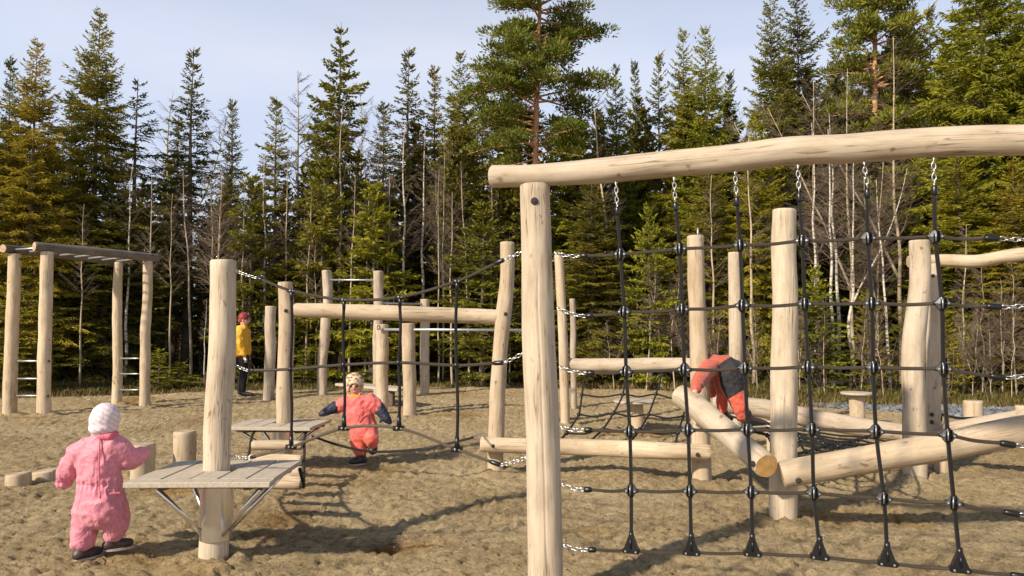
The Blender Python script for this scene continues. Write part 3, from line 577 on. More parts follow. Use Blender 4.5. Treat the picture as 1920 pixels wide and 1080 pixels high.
# --- rope bridge panel between left post and big post
rb = thing('rope_side_net', 'three sagging ropes with four black hangers between left post and tall foreground post', 'rope net', (P(700, 1000, 4.3).x, 4.3, 0))
def rbd(px): return 1/(1/Y1+(px-440)/(985-440)*(1/3.97-1/Y1))
def RP(px, py): return P(px, py, rbd(px))
topn = [(547, 545), (645, 562), (750, 557), (857, 527)]; midn = [(545, 692), (645, 684), (748, 680), (856, 685)]; botn = [(546, 838), (645, 803), (748, 803), (857, 843)]
specs = [((441, 507), (482, 521), topn, (945, 487), (981, 470)), ((438, 683), (466, 695), midn, (944, 680), (984, 660)), ((434, 855), (470, 858), botn, (938, 872), (990, 857))]
for i, (a, b, nd, c_, d_) in enumerate(specs):
    A, B, C_, D_ = RP(*a), RP(*b), RP(*c_), RP(*d_); chain(A, B, rb, .034, .008, .0026, .004); chain(D_, C_, rb, .034, .008, .0026, .004)
    nn = [RP(*k) for k in nd]; e = B+(nn[0]-B).normalized()*.045; e2 = C_+(nn[-1]-C_).normalized()*.06; ferrule(B, e, rb, .012); ferrule(C_, e2, rb, .013)
    rope([e]+nn+[e2], .0088, rb, 'rope_tan' if i == 2 else 'rope', 8)
def tee(p, parent, up=True, s=1.0):
    mb = MB(); k = 1 if up else -1
    mb.tube([p+Vector((-.032*s, 0, 0)), p+Vector((.032*s, 0, 0))], .015*s, 12); mb.tube([p, p+Vector((0, 0, -.075*s*k))], [.0155*s, .0115*s], 12)
    mb.tube([p+Vector((-.012*s, -.016*s, 0)), p+Vector((-.012*s, .004, 0))], .004, 8, 1); mb.tube([p+Vector((.012*s, -.016*s, 0)), p+Vector((.012*s, .004, 0))], .004, 8, 1)
    mb.build('rope_clamp', [M['black'], M['steel_matt']], parent)
for j in range(4):
    a, b, c_ = RP(*topn[j]), RP(*midn[j]), RP(*botn[j])
    rope([a-Vector((0, 0, .05)), (a+b)/2+Vector((.006*(-1)**j, 0, 0)), b, (b+c_)/2+Vector((.005, 0, 0)), c_+Vector((0, 0, .05))], .0088, rb, 'rope_black', 6)
    tee(a, rb, True, .8); tee(c_, rb, False, 1.0)
    mb = MB(); mb.sphere(b, .0185, 0, 14, 10, (1, 1, 1)); mb.build('connector', M['black'], rb)
settle(rb)
# --- low slack rope behind, from second platform to the middle frame
sr = thing('slack_rope', 'thin dark slack rope hanging low behind the toddler in coral', 'rope', (P(700, 850, 7.1).x, 7.1, 0))
q = [(585, 818), (640, 836), (700, 847), (780, 843), (840, 832), (888, 820)]; q3 = [P(x, y, 7.35-.002*(x-585)*.6) for x, y in q]
rope(q3, .012, sr, 'rope_black'); chain(P(905, 812, Y9-.1), q3[-1], sr, .04, .01, .003); settle(sr)

# --- monkey bars on the left
mk = thing('monkey_bars', 'monkey bar frame of four pale posts and two weathered rails at far left', 'monkey bars', (G(150, 770).x, 13.2, 0))
Pm = {}
for k, (xt, yt, xb, yb, w_) in enumerate(((27, 476, 19, 776, 24), (88, 472, 83, 778, 24), (222, 492, 219, 757, 18), (277, 489, 271, 761, 19))):
    post(xt, yt, xb, yb, w_, mk, mat='wood_warm', seg=20, wt=w_*.88); g = G(xb, yb); Pm[k] = (xb, g.y)
yA, yB, yC, yD = [Pm[k][1] for k in range(4)]
ra = [P(5, 466, yA-.15), P(100, 476, (yA+yC)/2), P(232, 492, yC+.15)]; rbm = [P(64, 462, yB-.15), P(180, 472, (yB+yD)/2-.1), P(297, 484, yD+.12)]
beam(ra, .075, mk, 'wood_grey', 'rail', seg=20); beam(rbm, .078, mk, 'wood_grey', 'rail', seg=20)
for t in np.linspace(.08, .92, 8): steel_bar(ra[0].lerp(ra[2], t), rbm[0].lerp(rbm[2], t), mk, .016, 'rung')
for y in (677, 710, 742): steel_bar(P(22, y, yA), P(85, y, yB), mk, .015, 'rung')
for y in (672, 701, 731): steel_bar(P(220, y, yC), P(273, y, yD), mk, .015, 'rung')
for (x, y, yy) in ((37, 486, yA-.02), (100, 463, yB), (285, 479, yD), (92, 677, yB), (90, 742, yB)): f, v = facing(x, y, yy, .085); bolt(f, v, mk, .02)
settle(mk)
# --- exercise bars behind
hb = thing('pull_up_bars', 'row of three weathered posts joined by two thin steel pull up bars in the background', 'pull up bars', (G(700, 743).x, 16, 0))
post(612, 507, 605, 742, 18, hb, mat='wood_dull', seg=18, wob=.1, mids=[(604, 700), (609, 620), (615, 560)]); post(709, 508, 709, 745, 18, hb, mat='wood_dull', seg=18, wob=.08); post(797, 561, 796, 738, 17, hb, mat='wood_dull', seg=18)
yy = G(605, 742).y; steel_bar(P(612, 525, yy), P(709, 525, G(709, 745).y), hb, .022); steel_bar(P(709, 568, G(709, 745).y), P(797, 570, G(796, 738).y), hb, .022)
settle(hb)
tb = thing('turning_bar', 'pale posts holding one long low steel turning bar behind the high rail', 'turning bar', (G(766, 777).x, G(766, 777).y, 0))
post(716, 608, 716, 776, 23, tb, mat='wood_warm', seg=22); post(765, 606, 768, 777, 25, tb, mat='wood_warm', seg=22); post(1016, 612, 1016, 790, 24, tb, mat='wood_warm', seg=22)
yt_ = G(768, 777).y; steel_bar(P(716, 618, yt_-.02), P(1016, 619, yt_-.1), tb, .024)
mb = MB(); f, v = facing(710, 614, yt_, .085); mb.box(f, (.06, .02, .075), 0, bev=.004); mb.box(f+Vector((0, -.011, 0)), (.03, .008, .045), 1); mb.build('mount_plate', [M['bolt'], M['steel_matt']], tb); settle(tb)
sp = thing('wooden_post', 'short weathered post standing alone beside the adult in yellow', 'post', (G(504, 748).x, G(504, 748).y, 0)); post(508, 574, 504, 748, 20, sp, mat='wood_dull', seg=20, name='log'); settle(sp)
lb = thing('low_bench', 'low plank bench on dark legs behind the toddler in coral', 'bench', (G(700, 760).x, 14.6, 0))
mb = MB(); a = P(645, 724, 15.0); b = P(762, 726, 13.6); d = (b-a); mb.box((a+b)/2, (d.length, .42, .05), 0, math.atan2(d.y, d.x), .006); mb.build('seat', M['deck'], lb)
for px, y_ in ((735, 13.9), (655, 14.9)): 
    c = P(px, 726, y_); mb = MB(); mb.box((c.x, c.y, .16), (.07, .3, .32), 0); mb.build('leg', M['bark'], lb)
settle(lb)

# --- frame with scramble net in the middle
sf = thing('log_railing', 'slim log frame behind the foreground post, with a horizontal rail at hip height', 'log frame', (G(1060, 796).x, G(1060, 796).y, 0))
post(1048, 478, 1061, 796, 17, sf, mat='wood_warm', seg=20, mids=[(1058, 720), (1056, 640), (1052, 560)], wob=.04); post(1073, 560, 1077, 764, 11, sf, mat='wood_dull', seg=16)
Yk = G(1061, 796).y; post(1378, 473, 1380, 812, 25, sf, mat='wood', seg=28)
Yp = G(1380, 812).y
bA, bB = P(1066, 683, Yk+.1), P(1385, 688, Yp+.12); beam([bA, bA.lerp(bB, .33), bA.lerp(bB, .66)+Vector((0, 0, .02)), bB], [.095, .098, .10, .098], sf, 'wood'); settle(sf)
sn = thing('scramble_net', 'small slanting black rope net hanging below the horizontal rail in the middle distance', 'climbing net', (G(1170, 830).x, 9.4, 0))
S = [[(1097, 697, 10.6), (1091, 740, 10.2), (1085, 777, 9.7), (1062, 812, 9.2), (1040, 836, 8.9)], [(1172, 697, 10.5), (1168, 739, 10.1), (1150, 775, 9.7), (1131, 804, 9.3), (1108, 826, 8.9)],
     [(1243, 697, 10.4), (1230, 739, 10.1), (1216, 777, 9.7), (1200, 805, 9.2), (1180, 830, 8.8)], [(1300, 700, 10.3), (1290, 745, 10.0), (1281, 781, 9.6), (1271, 812, 9.2), (1266, 836, 8.8)]]
S3 = [[P(*k) for k in s] for s in S]
for s in S3:
    rope(s, .013, sn, 'rope_black', 4)
    for p_ in s[1:4]: mb = MB(); mb.sphere(p_, .028, 0, 10, 8); mb.build('connector', M['black'], sn)
for r in range(1, 4):
    full = [S3[0][r]]
    for i in range(1, 4): full += [(S3[i-1][r]+S3[i][r])/2-Vector((0, 0, .035)), S3[i][r]]
    rope(full, .012, sn, 'rope_black', 4)
settle(sn)
# --- posts at right
sp = thing('wooden_post', 'thick tall pale post standing free behind the middle of the black net', 'post', (G(1468, 977).x, G(1468, 977).y, 0)); post(1470, 393, 1467, 977, 50, sp, wt=43, seg=56, name='log', wob=.04, mids=[(1469, 850), (1470, 700), (1473, 560), (1469, 460)], mat='wood'); settle(sp)
rf = thing('log_barrier', 'pair of pale posts at right carrying a crooked high rail', 'log frame', (G(1715, 897).x, G(1715, 897).y, 0))
post(1724, 451, 1715, 897, 41, rf, wt=36, seg=36, mids=[(1714, 780), (1712, 660), (1722, 560), (1725, 500)]); Yr = 7.9
post(1748, 495, 1745, 890, 26, rf, Y=7.6, seg=24); 
beam([P(1703, 491, 7.75), P(1760, 488, 7.7), P(1830, 490, 7.5), P(1890, 480, 7.3), P(1960, 474, 7.1), P(2060, 478, 7.0)], [.062, .064, .066, .064, .066, .066], rf, 'wood_warm', 'rail')
post(2040, 460, 2040, 905, 30, rf, seg=24)
for (x, y, yy_) in ((1749, 518, 7.6), (1747, 776, 7.6), (1747, 790, 7.6)): f, v = facing(x, y, yy_, .074); bolt(f, v, rf, .02)
mb = MB(); c = P(1761, 783, 7.58); mb.sphere(c, .06, 0, 14, 10, (.45, .6, 1)); mb.build('rope_anchor', M['black'], rf); settle(rf)
gr = thing('guide_rope', 'dark rope stretched low from the right-hand posts past a stump', 'rope', (P(1850, 790, 8).x, 8, 0)); rope([P(1763, 777, 7.6), P(1800, 784, 8), P(1850, 784, 8.4), P(1905, 797, 8.8), P(1990, 800, 9.2)], .013, gr, 'rope_black'); settle(gr)
# --- balance logs and web
def logthing(label, pts, rad, mat, end, bolts=(), legs=()):
    t = thing('balance_log', label, 'log', (pts[0].x, pts[0].y, 0)); beam(pts, rad, t, mat, 'log', end, seg=48, wob=.035)
    for (x, y, yy_, r) in bolts: f, v = facing(x, y, yy_, r); bolt(f, v, t, .02)
    for (c, h, r) in legs:
        SEED[0] += 1; logmesh([(c.x, c.y, -.2), (c.x, c.y, h*.5), (c.x, c.y, h)], [r, r, r], 24, .05, SEED[0]).build('leg', [M['wood_warm'], M['end']], t)
    settle(t); return t
Dn = P(1437, 874, 5.22); Df = P(1290, 750, 6.55)
dd = (Dn-Df).normalized()
logthing('thick smooth log sloping down towards the camera with a sawn orange end', [Dn, Dn.lerp(Df, .35), Dn.lerp(Df, .7), Df, Df+Vector((-.06, .10, .035))], [.087, .092, .100, .100, .092], 'wood', 'end_fresh', [(1412, 866, 5.3, .088)], ())
logthing('thick warm-coloured log rising to the right behind the foot of the net', [P(1466, 891, 5.25), P(1600, 866, 5.15), P(1760, 838, 5.05), P(1860, 818, 5.0), P(2080, 783, 4.9)], [.092, .094, .097, .100, .101], 'wood_warm', 'end', [(1497, 897, 5.22, .092)], ())
logthing('long grey log lying low behind the net from the climbing child to the right', [P(1335, 757, 8.9), P(1430, 766, 8.8), P(1520, 784, 8.6), P(1620, 802, 8.3), P(1700, 812, 8.1)], [.10, .11, .108, .10, .098], 'wood_dull', 'end', (), [(P(1450, 800, 8.75), .35, .08)])
logthing('grey log rising at the far right behind the warm-coloured log', [P(1700, 822, 8.0), P(1800, 806, 7.3), P(1920, 786, 6.8), P(2050, 770, 6.5)], [.085, .09, .09, .09], 'wood_dull', 'end', (), [(G(1766, 889), .38, .067)])
wb = thing('web_net', 'flat black web of ropes stretched low between the balance logs', 'rope net', (P(1500, 850, 7).x, 7, 0))
ctr = P(1560, 832, 7.0); ctr.z = .34
ringp = [P(1405, 800, 7.2), P(1345, 765, 8.5), P(1420, 778, 8.6), P(1520, 795, 8.4), P(1640, 812, 8.0), P(1730, 822, 7.5), P(1700, 856, 5.7), P(1560, 880, 5.75), P(1430, 850, 6.2)]
ringp = [Vector((p.x, p.y, max(.3, p.z-.04))) for p in ringp]
for p in ringp: rope([p, p.lerp(ctr, .5)-Vector((0, 0, .02)), ctr], .0125, wb, 'rope_black', 4)
for t in (.22, .42, .6, .76, .9):
    k = [p.lerp(ctr, t)-Vector((0, 0, .08*t*(1-t))) for p in ringp]; full = []
    for i in range(len(k)): full += [k[i], (k[i]+k[(i+1) % len(k)])/2-Vector((0, 0, .012))]
    rope(full+[full[0]], .011, wb, 'rope_black', 3)
    for p in k: mb = MB(); mb.sphere(p, .024, 0, 8, 6); mb.build('connector', M['black'], wb)
settle(wb)
# --- stools and stumps
def stump(label, xt, yt, w_, Y, name='stump', disc=None, mat='wood_warm', cat='stump', grp=None):
    c = P(xt, yt, Y); t = thing(name, label, cat, (c.x, c.y, 0), grp); r = w_/2*Y/FPX; SEED[0] += 1
    logmesh([(c.x, c.y, -.15), (c.x+.003, c.y, c.z*.5), (c.x, c.y, c.z)], [r*1.02, r, r*.98], 32, .04, SEED[0]).build('log', [M[mat], M['end']], t)
    if disc:
        mb = MB(); R_ = disc/2*Y/FPX; mb.tube([(c.x, c.y, c.z+.001), (c.x, c.y, c.z+.008), (c.x, c.y, c.z+.03), (c.x, c.y, c.z+.036)], [R_*.97, R_, R_, R_*.97], 32); mb.build('top_disc', M['deck'], t)
    settle(t)
stump('table stump with a round top standing behind the slanting rope net', 1192, 755, 28, 10.5, 'stump_table', 82, cat='stump table')
stump('table stump with a thin round top near the gravel', 1606, 740, 27, 11.0, 'stump_table', 56, cat='stump table')
stump('wide flat stump right of the paired posts near the gravel', 1825, 751, 33, 9.8)
stump('stump cut off by the right edge of the photo', 1916, 760, 24, 10.5)
stump('sturdy stump standing just behind the near platform', 347, 808, 40, 7.2)
stump('stump beside the hand of the child in pink', 268, 832, 42, 7.0)
stump('very low stump at the left edge', 35, 887, 42, 6.85); stump('low stump half hidden behind the child in pink', 86, 881, 50, 7.15)

# ------------------------------------------------------------------ people
def blob(chains, name, mats, parent=None, vox=.009, smooth=5, wr=0, wsc=14, extra=None, seed=0):
    """one continuous skin grown over tapered limb chains [(point, radius[, flatten])...]"""
    mb = MB()
    for ch in chains:
        for i in range(len(ch)):
            p, r = Vector(ch[i][0]), ch[i][1]; sc = ch[i][2] if len(ch[i]) > 2 else (1, 1, 1)
            mb.sphere(p, r, 0, 14, 10, sc)
            if i+1 < len(ch):
                q, r2 = Vector(ch[i+1][0]), ch[i+1][1]; s2 = ch[i+1][2] if len(ch[i+1]) > 2 else (1, 1, 1); n = max(1, int((q-p).length/(min(r, r2)*.28)))
                for k in range(1, n): t = k/n; mb.sphere(p.lerp(q, t), r+(r2-r)*t, 0, 14, 10, tuple(a+(b-a)*t for a, b in zip(sc, s2)))
    tmp = mb.build('tmp', mats[:1]); md = tmp.modifiers.new('r', 'REMESH'); md.mode = 'VOXEL'; md.voxel_size = vox
    sm = tmp.modifiers.new('s', 'SMOOTH'); sm.iterations = smooth; sm.factor = .6
    dg = bpy.context.evaluated_depsgraph_get(); dg.update(); me = bpy.data.meshes.new_from_object(tmp.evaluated_get(dg)); me.name = name
    bpy.data.objects.remove(tmp)
    me.materials.clear()
    for m in mats: me.materials.append(m)
    if wr:
        nr = [v.normal.copy() for v in me.vertices]
        for v, n_ in zip(me.vertices, nr):
            c = v.co*wsc+Vector((seed*3.3, 0, 0)); e = mnoise.noise(Vector((c.x, c.y, c.z*1.1))); f_ = mnoise.noise(c*2.3+Vector((5, 1, 2)))
            ridge = (1-abs(e)*2.6); v.co += n_*wr*(ridge*.8+f_*.7)
    me.polygons.foreach_set('use_smooth', np.ones(len(me.polygons), bool)); me.update()
    o = bpy.data.objects.new(name, me); col.objects.link(o)
    if parent: o.parent = parent
    return o
def paint(o, fn):
    for p in o.data.polygons:
        k = fn(p.center)
        if k: p.material_index = k
def boot(a, toe, name_root, mat, h=.10, r=.042, ln=.12, sole=True):
    """a: ankle point, toe: unit direction of the toe; sole drawn under it"""
    toe = Vector(toe); toe.z = 0; toe.normalize(); f0 = Vector((a.x, a.y, a.z-h+r*.8))
    o = blob([[(a, r*1.02), (a-Vector((0, 0, h-r*1.0)), r)], [(f0-toe*.02, r*.92, (1, 1, .85)), (f0+toe*(ln*.55), r*.95, (1, 1, .75)), (f0+toe*(ln*.8), r*.8, (1, 1, .72))]], 'boot', [M[mat]], name_root, .008, 3)
    if sole:
        mb = MB(); n_ = 20; side = Vector((-toe.y, toe.x, 0)); zz = a.z-h; vv = []
        for z in (zz, zz+.014):
            for k in range(n_):
                t = 2*math.pi*k/n_; c = f0+toe*(ln*.38); q = c+toe*(math.cos(t)*ln*.78)+side*(math.sin(t)*r*1.02); vv.append((q.x, q.y, z))
        fs = [tuple(range(n_-1, -1, -1)), tuple(range(n_, 2*n_))]+[(k, (k+1) % n_, n_+(k+1) % n_, n_+k) for k in range(n_)]
        mb.add(vv, fs, 0, False); mb.build('sole', M['sole'], o)
    return o
def hand_chains(wr_, dirv, side, s=1.0, curl=(0, 0, -1)):
    """palm, four unequal bent fingers and a thumb leaving the side of the palm"""
    d = Vector(dirv).normalized(); sv = Vector(side); sv = (sv-d*sv.dot(d)).normalized(); cu = Vector(curl); palm = wr_+d*.035*s
    ch = [[(wr_, .016*s), (palm, .020*s, (1, 1, 1)), (palm+d*.018*s, .018*s)]]
    for k, (o_, l) in enumerate(((-.024, .034), (-.008, .042), (.008, .040), (.023, .030))):
        b = palm+d*.022*s+sv*o_*s; m_ = b+d*l*.55*s+cu*.006*s; e = m_+d*l*.35*s+cu*.016*s; ch.append([(b, .0075*s), (m_, .0068*s), (e, .0055*s)])
    b = palm-d*.012*s-sv*.022*s; ch.append([(b, .0085*s), (b-sv*.016*s+d*.016*s, .0078*s), (b-sv*.022*s+d*.034*s+cu*.008*s, .0065*s)])
    return ch
M['pinkdk'] = fabric('deeper_pink_flap', (.60, .12, .18))
# --- child in pink, walking away from the camera
YP = 4.6
def C(px, py, dy=0): return P(px, py, YP+dy)
zf = 0.0
pk = blob([
    [(C(197, 788, .005), .072, (1, 1, 1.05)), (C(196, 812), .045), (C(190, 835), .075)],
    [(C(190, 850), .10, (1.1, .8, 1)), (C(188, 905), .095, (1.1, .85, 1)), (C(190, 940), .10, (1.1, .9, 1))],
    [(C(158, 842), .045), (C(128, 872, .02), .036), (C(118, 900, .06), .026)], [(C(222, 838), .045), (C(240, 862, .05), .036), (C(264, 851, .14), .026)],
    [(C(168, 955), .065), (C(162, 988, .01), .05), (C(155, 1028, -.01), .035)], [(C(212, 952), .065), (C(219, 982, .02), .05), (C(210, 1010, .07), .035)],
    [(C(199, 790, .072), .016), (C(200, 792, .082), .010)]]
    + hand_chains(C(118, 900, .06), Vector((-.15, .15, -1)), (1, .2, 0), .72, (0, .5, 0)) + hand_chains(C(264, 851, .14), Vector((.5, .5, .25)), (0, .3, 1), .72, (0, 0, -1)),
    'person', [M['skin']], None, .006, 2)
tag(pk, 'toddler in a pink snowsuit and striped pale hat walking away past the near platform', 'child')
suit = blob([
    [(C(196, 817), .066, (1.05, .95, .5)), (C(192, 832), .088, (1.15, .85, .75)), (C(187, 858), .120, (1.12, .82, 1)), (C(185, 895), .119, (1.08, .86, 1)), (C(188, 920), .125, (1.06, .9, 1)), (C(191, 946), .136, (1.10, .92, .95)), (C(192, 958), .130, (1.12, .9, .8))],
    [(C(163, 842), .075), (C(147, 850), .068), (C(134, 870, .02), .062), (C(124, 888, .04), .060), (C(121, 900, .05), .052)],
    [(C(213, 840), .078), (C(226, 846, .02), .072), (C(240, 861, .05), .068), (C(254, 858, .10), .058), (C(266, 852, .14), .044)],
    [(C(166, 955), .090, (1.0, 1, 1)), (C(162, 985, .015), .080), (C(157, 1004), .073), (C(155, 1018, -.01), .066, (1, 1, .7))],
    [(C(210, 950), .090), (C(218, 975, .02), .078), (C(216, 992, .04), .070), (C(211, 1003, .06), .060, (1, 1, .7))]],
    'snowsuit', [M['pink']], pk, .0085, 3, .0075, 12, seed=1)
# elastic cuffs
for a_, b_, r_ in ((C(119, 900, .05), C(117, 905, .06), .040), (C(265, 852, .14), C(270, 850, .16), .034)): blob([[(a_, r_), (b_, r_*.82)]], 'cuff', [M['pinkdk']], pk, .006, 2)
# drawstring gathers at the back of the waist, pocket flap, knee patches
for v in suit.data.vertices:
    w_ = C(184, 905); dz = v.co.z-w_.z
    if abs(dz) < .07 and v.co.y < w_.y+.02:
        v.co.y += .0055*math.sin(v.co.x*210)*(1-abs(dz)/.07)+.010*math.exp(-(dz/.018)**2)
mb = MB(); mb = MB()
mb.tube(catmull([C(187, 822, -.075), C(186, 860, -.104), C(186, 900, -.108), C(188, 935, -.128)], 5), .004, 6); mb.build('back_seam', M['pinkdk'], pk); mb = MB(); c = C(216, 925, -.112); mb.box(c, (.06, .014, .014), 0, R(20), .004); mb.build('pocket_flap', M['pinkdk'], pk)
clr = blob([[(C(178, 815, -.02), .022), (C(190, 819, -.055), .023), (C(205, 818, -.05), .023), (C(216, 813, -.01), .022), (C(212, 811, .05), .020), (C(196, 811, .065), .02), (C(180, 812, .04), .02), (C(178, 815, -.02), .022)]], 'collar', [M['pinkdk']], pk, .007, 2)
hat = blob([[(C(196, 787), .090, (.96, 1, 1.0)), (C(198, 781), .086, (.98, 1, 1))], [(C(194, 802, -.01), .084, (1, 1, .6)), (C(194, 812), .070, (1, 1, .5))]], 'hat', [M['stripehat']], pk, .007, 6, .0012, 16, seed=3)
boot(C(155, 1018, -.01), (.55, .8, 0), pk, 'boot', .10, .044, .11)
boot(C(211, 1002, .06), (.8, .55, 0), pk, 'boot', .095, .043, .11)
# --- toddler in coral facing the camera
YP = 7.75
ck = blob([
    [(C(664, 724), .092, (1, 1, 1.1)), (C(667, 745), .05), (C(672, 760), .09)], [(C(673, 765), .10, (1.1, .75, 1)), (C(675, 790), .095, (1.1, .8, 1)), (C(682, 812), .095, (1.1, .85, 1))],
    [(C(650, 754), .05), (C(632, 762), .036), (C(612, 770, -.05), .026)], [(C(698, 754), .05), (C(714, 768), .036), (C(724, 784, -.05), .026)],
    [(C(675, 815), .065), (C(678, 832), .05), (C(677, 856), .036)], [(C(694, 815), .065), (C(700, 826, -.04), .05), (C(697, 838, .08), .036)],
    [(C(664, 727, -.092), .016), (C(664, 724, -.098), .012)]], 'person', [M['skin'], M['lip'], M['eye']], None, .007, 2)
tag(ck, 'toddler in coral snowsuit, leopard-print hat and navy mittens walking towards the camera', 'child')
mb = MB()
for s in (-1, 1): mb.sphere(C(664+s*5.5, 724, -.091), .011, 0, 10, 8)
mb.build('eyes', M['eye'], ck); mb = MB(); mb.sphere(C(665, 735, -.084), .018, 0, 10, 8, (1.3, .5, .45)); mb.build('mouth', M['lip'], ck)
cs = blob([
    [(C(668, 744), .062, (1.1, .9, .6)), (C(672, 756), .115, (1.25, .8, .9)), (C(674, 774), .138, (1.12, .8, 1)), (C(677, 792), .132, (1.1, .85, 1)), (C(682, 806), .142, (1.05, .9, 1)), (C(683, 813), .130, (1.1, .9, .8))],
    [(C(653, 755), .082), (C(640, 759), .074), (C(632, 763), .066)], [(C(693, 753), .084), (C(704, 760), .078), (C(710, 765), .070)],
    [(C(674, 815), .100), (C(673, 832), .086), (C(675, 841), .074), (C(676, 847), .066, (1, 1, .7))],
    [(C(692, 812, -.03), .090), (C(696, 822, -.08), .074), (C(698, 829, -.03), .062), (C(698, 833, .03), .054)]], 'snowsuit', [M['coral'], M['orange'], M['pink']], ck, .009, 3, .0075, 13, seed=2)
zc = C(676, 810).z
paint(cs, lambda c: 1 if c.z < zc-.04+.03*math.sin(c.x*20) else 0)
mb = MB(); a, b, c_ = C(690, 760, -.125), C(676, 775, -.135), C(671, 790, -.13); mb.tube(catmull([a, b, c_], 6), .007, 6); mb.build('zip_flap', fabric('deep_coral_flap', (.60, .09, .08)), ck)
ch = blob([[(C(663, 721), .108, (1, 1, 1.05)), (C(664, 717, .01), .105)], [(C(667, 738), .088, (1, .95, .7)), (C(669, 747), .085, (1.1, .9, .45))]], 'hat', [M['leopard'], M['skin'], fabric('orange_scarf', (.85, .30, .05))], ck, .008, 3)
fc = C(664, 729, -.115)
paint(ch, lambda c: 2 if c.z < C(0, 739).z and c.z > 0 and abs(c.x-fc.x) < .07 else 0)
# open the hood for the face: push the front of it behind the face surface
for v in ch.data.vertices:
    dx = (v.co.x-fc.x)/.058; dz = (v.co.z-fc.z+.01)/.062
    if dx*dx+dz*dz < 1 and v.co.y < YP: v.co.y += .045*(1-(dx*dx+dz*dz))**.4
for chn, th_ in (([(C(636, 760), .064), (C(628, 764, -.02), .060), (C(617, 769, -.04), .048), (C(607, 774, -.06), .036), (C(601, 777, -.07), .022)], [(C(612, 770, -.05), .022), (C(608, 768, -.09), .016)]),
    ([(C(708, 763), .066), (C(714, 770, -.02), .060), (C(720, 778, -.04), .050), (C(725, 785, -.05), .044), (C(730, 791, -.05), .028)], [(C(719, 781, -.05), .022), (C(714, 789, -.07), .016), (C(713, 791, -.07), .012)])):
    blob([chn, th_], 'mitten', [M['navy']], ck, .008, 2, .004, 20)
boot(C(677, 849), (-.75, -.6, 0), ck, 'boot_grey', .118, .052, .12)
bt = blob([[(C(698, 832, .03), .050), (C(699, 840, .05), .052), (C(699, 845, .01), .048, (1, .9, .9))]], 'boot', [M['boot_grey'], M['refl']], ck, .008, 3)
mb = MB()
for k in range(4): z0 = C(698, 833+k*3.4).z; mb.tube([(C(690, 0).x, YP-.012, z0), (C(706, 0).x, YP-.012, z0)], .0065, 6)
mb.build('boot_stripes', M['refl'], bt)
# --- child climbing over the logs
def pix(c):
    y_, z_ = c.y, c.z-CAMH; f_ = y_*math.cos(TH)+z_*math.sin(TH); return 960+FPX*c.x/f_, 540-FPX*(z_*math.cos(TH)-y_*math.sin(TH))/f_
def inpoly(x, y, pl):
    r = False
    for (a, b), (c, d) in zip(pl, pl[1:]+pl[:1]):
        if (b > y) != (d > y) and x < (c-a)*(y-b)/(d-b)+a: r = not r
    return r
YP = 6.95; K = .885
def C(px, py, dy=0): return P(px, py, YP+dy*K)
blob0 = blob
def blob(chains, *a, **k): return blob0([[(c[0], c[1]*K)+tuple(c[2:]) for c in ch] for ch in chains], *a, **k)
kk = blob([
    [(C(1334, 697, .14), .092, (1, 1, 1.1)), (C(1333, 690, .06), .05), (C(1336, 688), .08)], [(C(1338, 690), .09), (C(1352, 688, .0), .10), (C(1364, 698, -.04), .105)],
    [(C(1326, 694, -.12), .05), (C(1312, 716, -.36), .040), (C(1303, 735, -.56), .028)], [(C(1345, 700, .16), .05), (C(1340, 722, .2), .036), (C(1334, 742, .22), .026)],
    [(C(1370, 700, -.04), .085), (C(1383, 738, -.10), .062), (C(1398, 784, -.04), .042)], [(C(1362, 702, .06), .08), (C(1354, 738, .05), .05), (C(1355, 770, .10), .04)]]
    + hand_chains(C(1303, 735, -.56), Vector((-.6, -.1, -.8)), (.3, -1, 0), 1.0, (-.3, 0, -.6)), 'person', [M['skin']], None, .0065, 2)
tag(kk, 'child in a rust-red suit with charcoal seat bending over to climb across the logs', 'child')
hr = blob([[(C(1334, 695, .15), .103, (1, 1, 1.05))]], 'hat', [M['rust']], kk, .009, 3)
js = blob([
    [(C(1330, 690, .02), .100, (1, 1, .9)), (C(1342, 684), .125, (1, 1.05, .85)), (C(1360, 688), .135, (1, 1.05, .9)), (C(1372, 698, -.02), .14)],
    [(C(1330, 690, -.10), .092), (C(1317, 704, -.28), .078), (C(1309, 718, -.42), .066), (C(1305, 729, -.52), .052)],
    [(C(1343, 700, .15), .075), (C(1340, 722, .2), .060), (C(1335, 737, .22), .048)],
    [(C(1350, 700, .02), .085, (1, 1, 1)), (C(1354, 735, .05), .062), (C(1354, 766, .10), .054)],
    [(C(1368, 700, -.03), .158, (.9, 1, 1)), (C(1372, 722, -.05), .125), (C(1380, 742, -.08), .098), (C(1387, 762, -.07), .086), (C(1392, 776, -.05), .070)]],
    'snowsuit', [M['rust'], M['charcoal'], M['orange']], kk, .009, 3, .0065, 13, seed=6)
def pt_(c):
    x_, y_ = pix(c)
    if inpoly(x_, y_, [(1346, 686), (1364, 672), (1390, 660), (1420, 670), (1410, 722), (1364, 749), (1351, 724)]): return 1
    return 2 if y_ > 738 else 0
paint(js, pt_)
b1 = blob([[(C(1399, 776, -.04), .058), (C(1402, 786, -.03), .056), (C(1416, 791, .02), .054, (1, 1, .8)), (C(1428, 793, .06), .044, (1, 1, .75))]], 'boot', [M['boot']], kk, .009, 3)
mb = MB(); mb.box(C(1416, 800, .01), (.20, .09, .022), 0, R(20), .01); mb.build('sole', M['sole'], b1)
blob([[(C(1355, 768, .10), .050), (C(1358, 780, .12), .050), (C(1368, 784, .18), .044, (1, 1, .8))]], 'boot', [M['boot']], kk, .009, 3)
blob = blob0
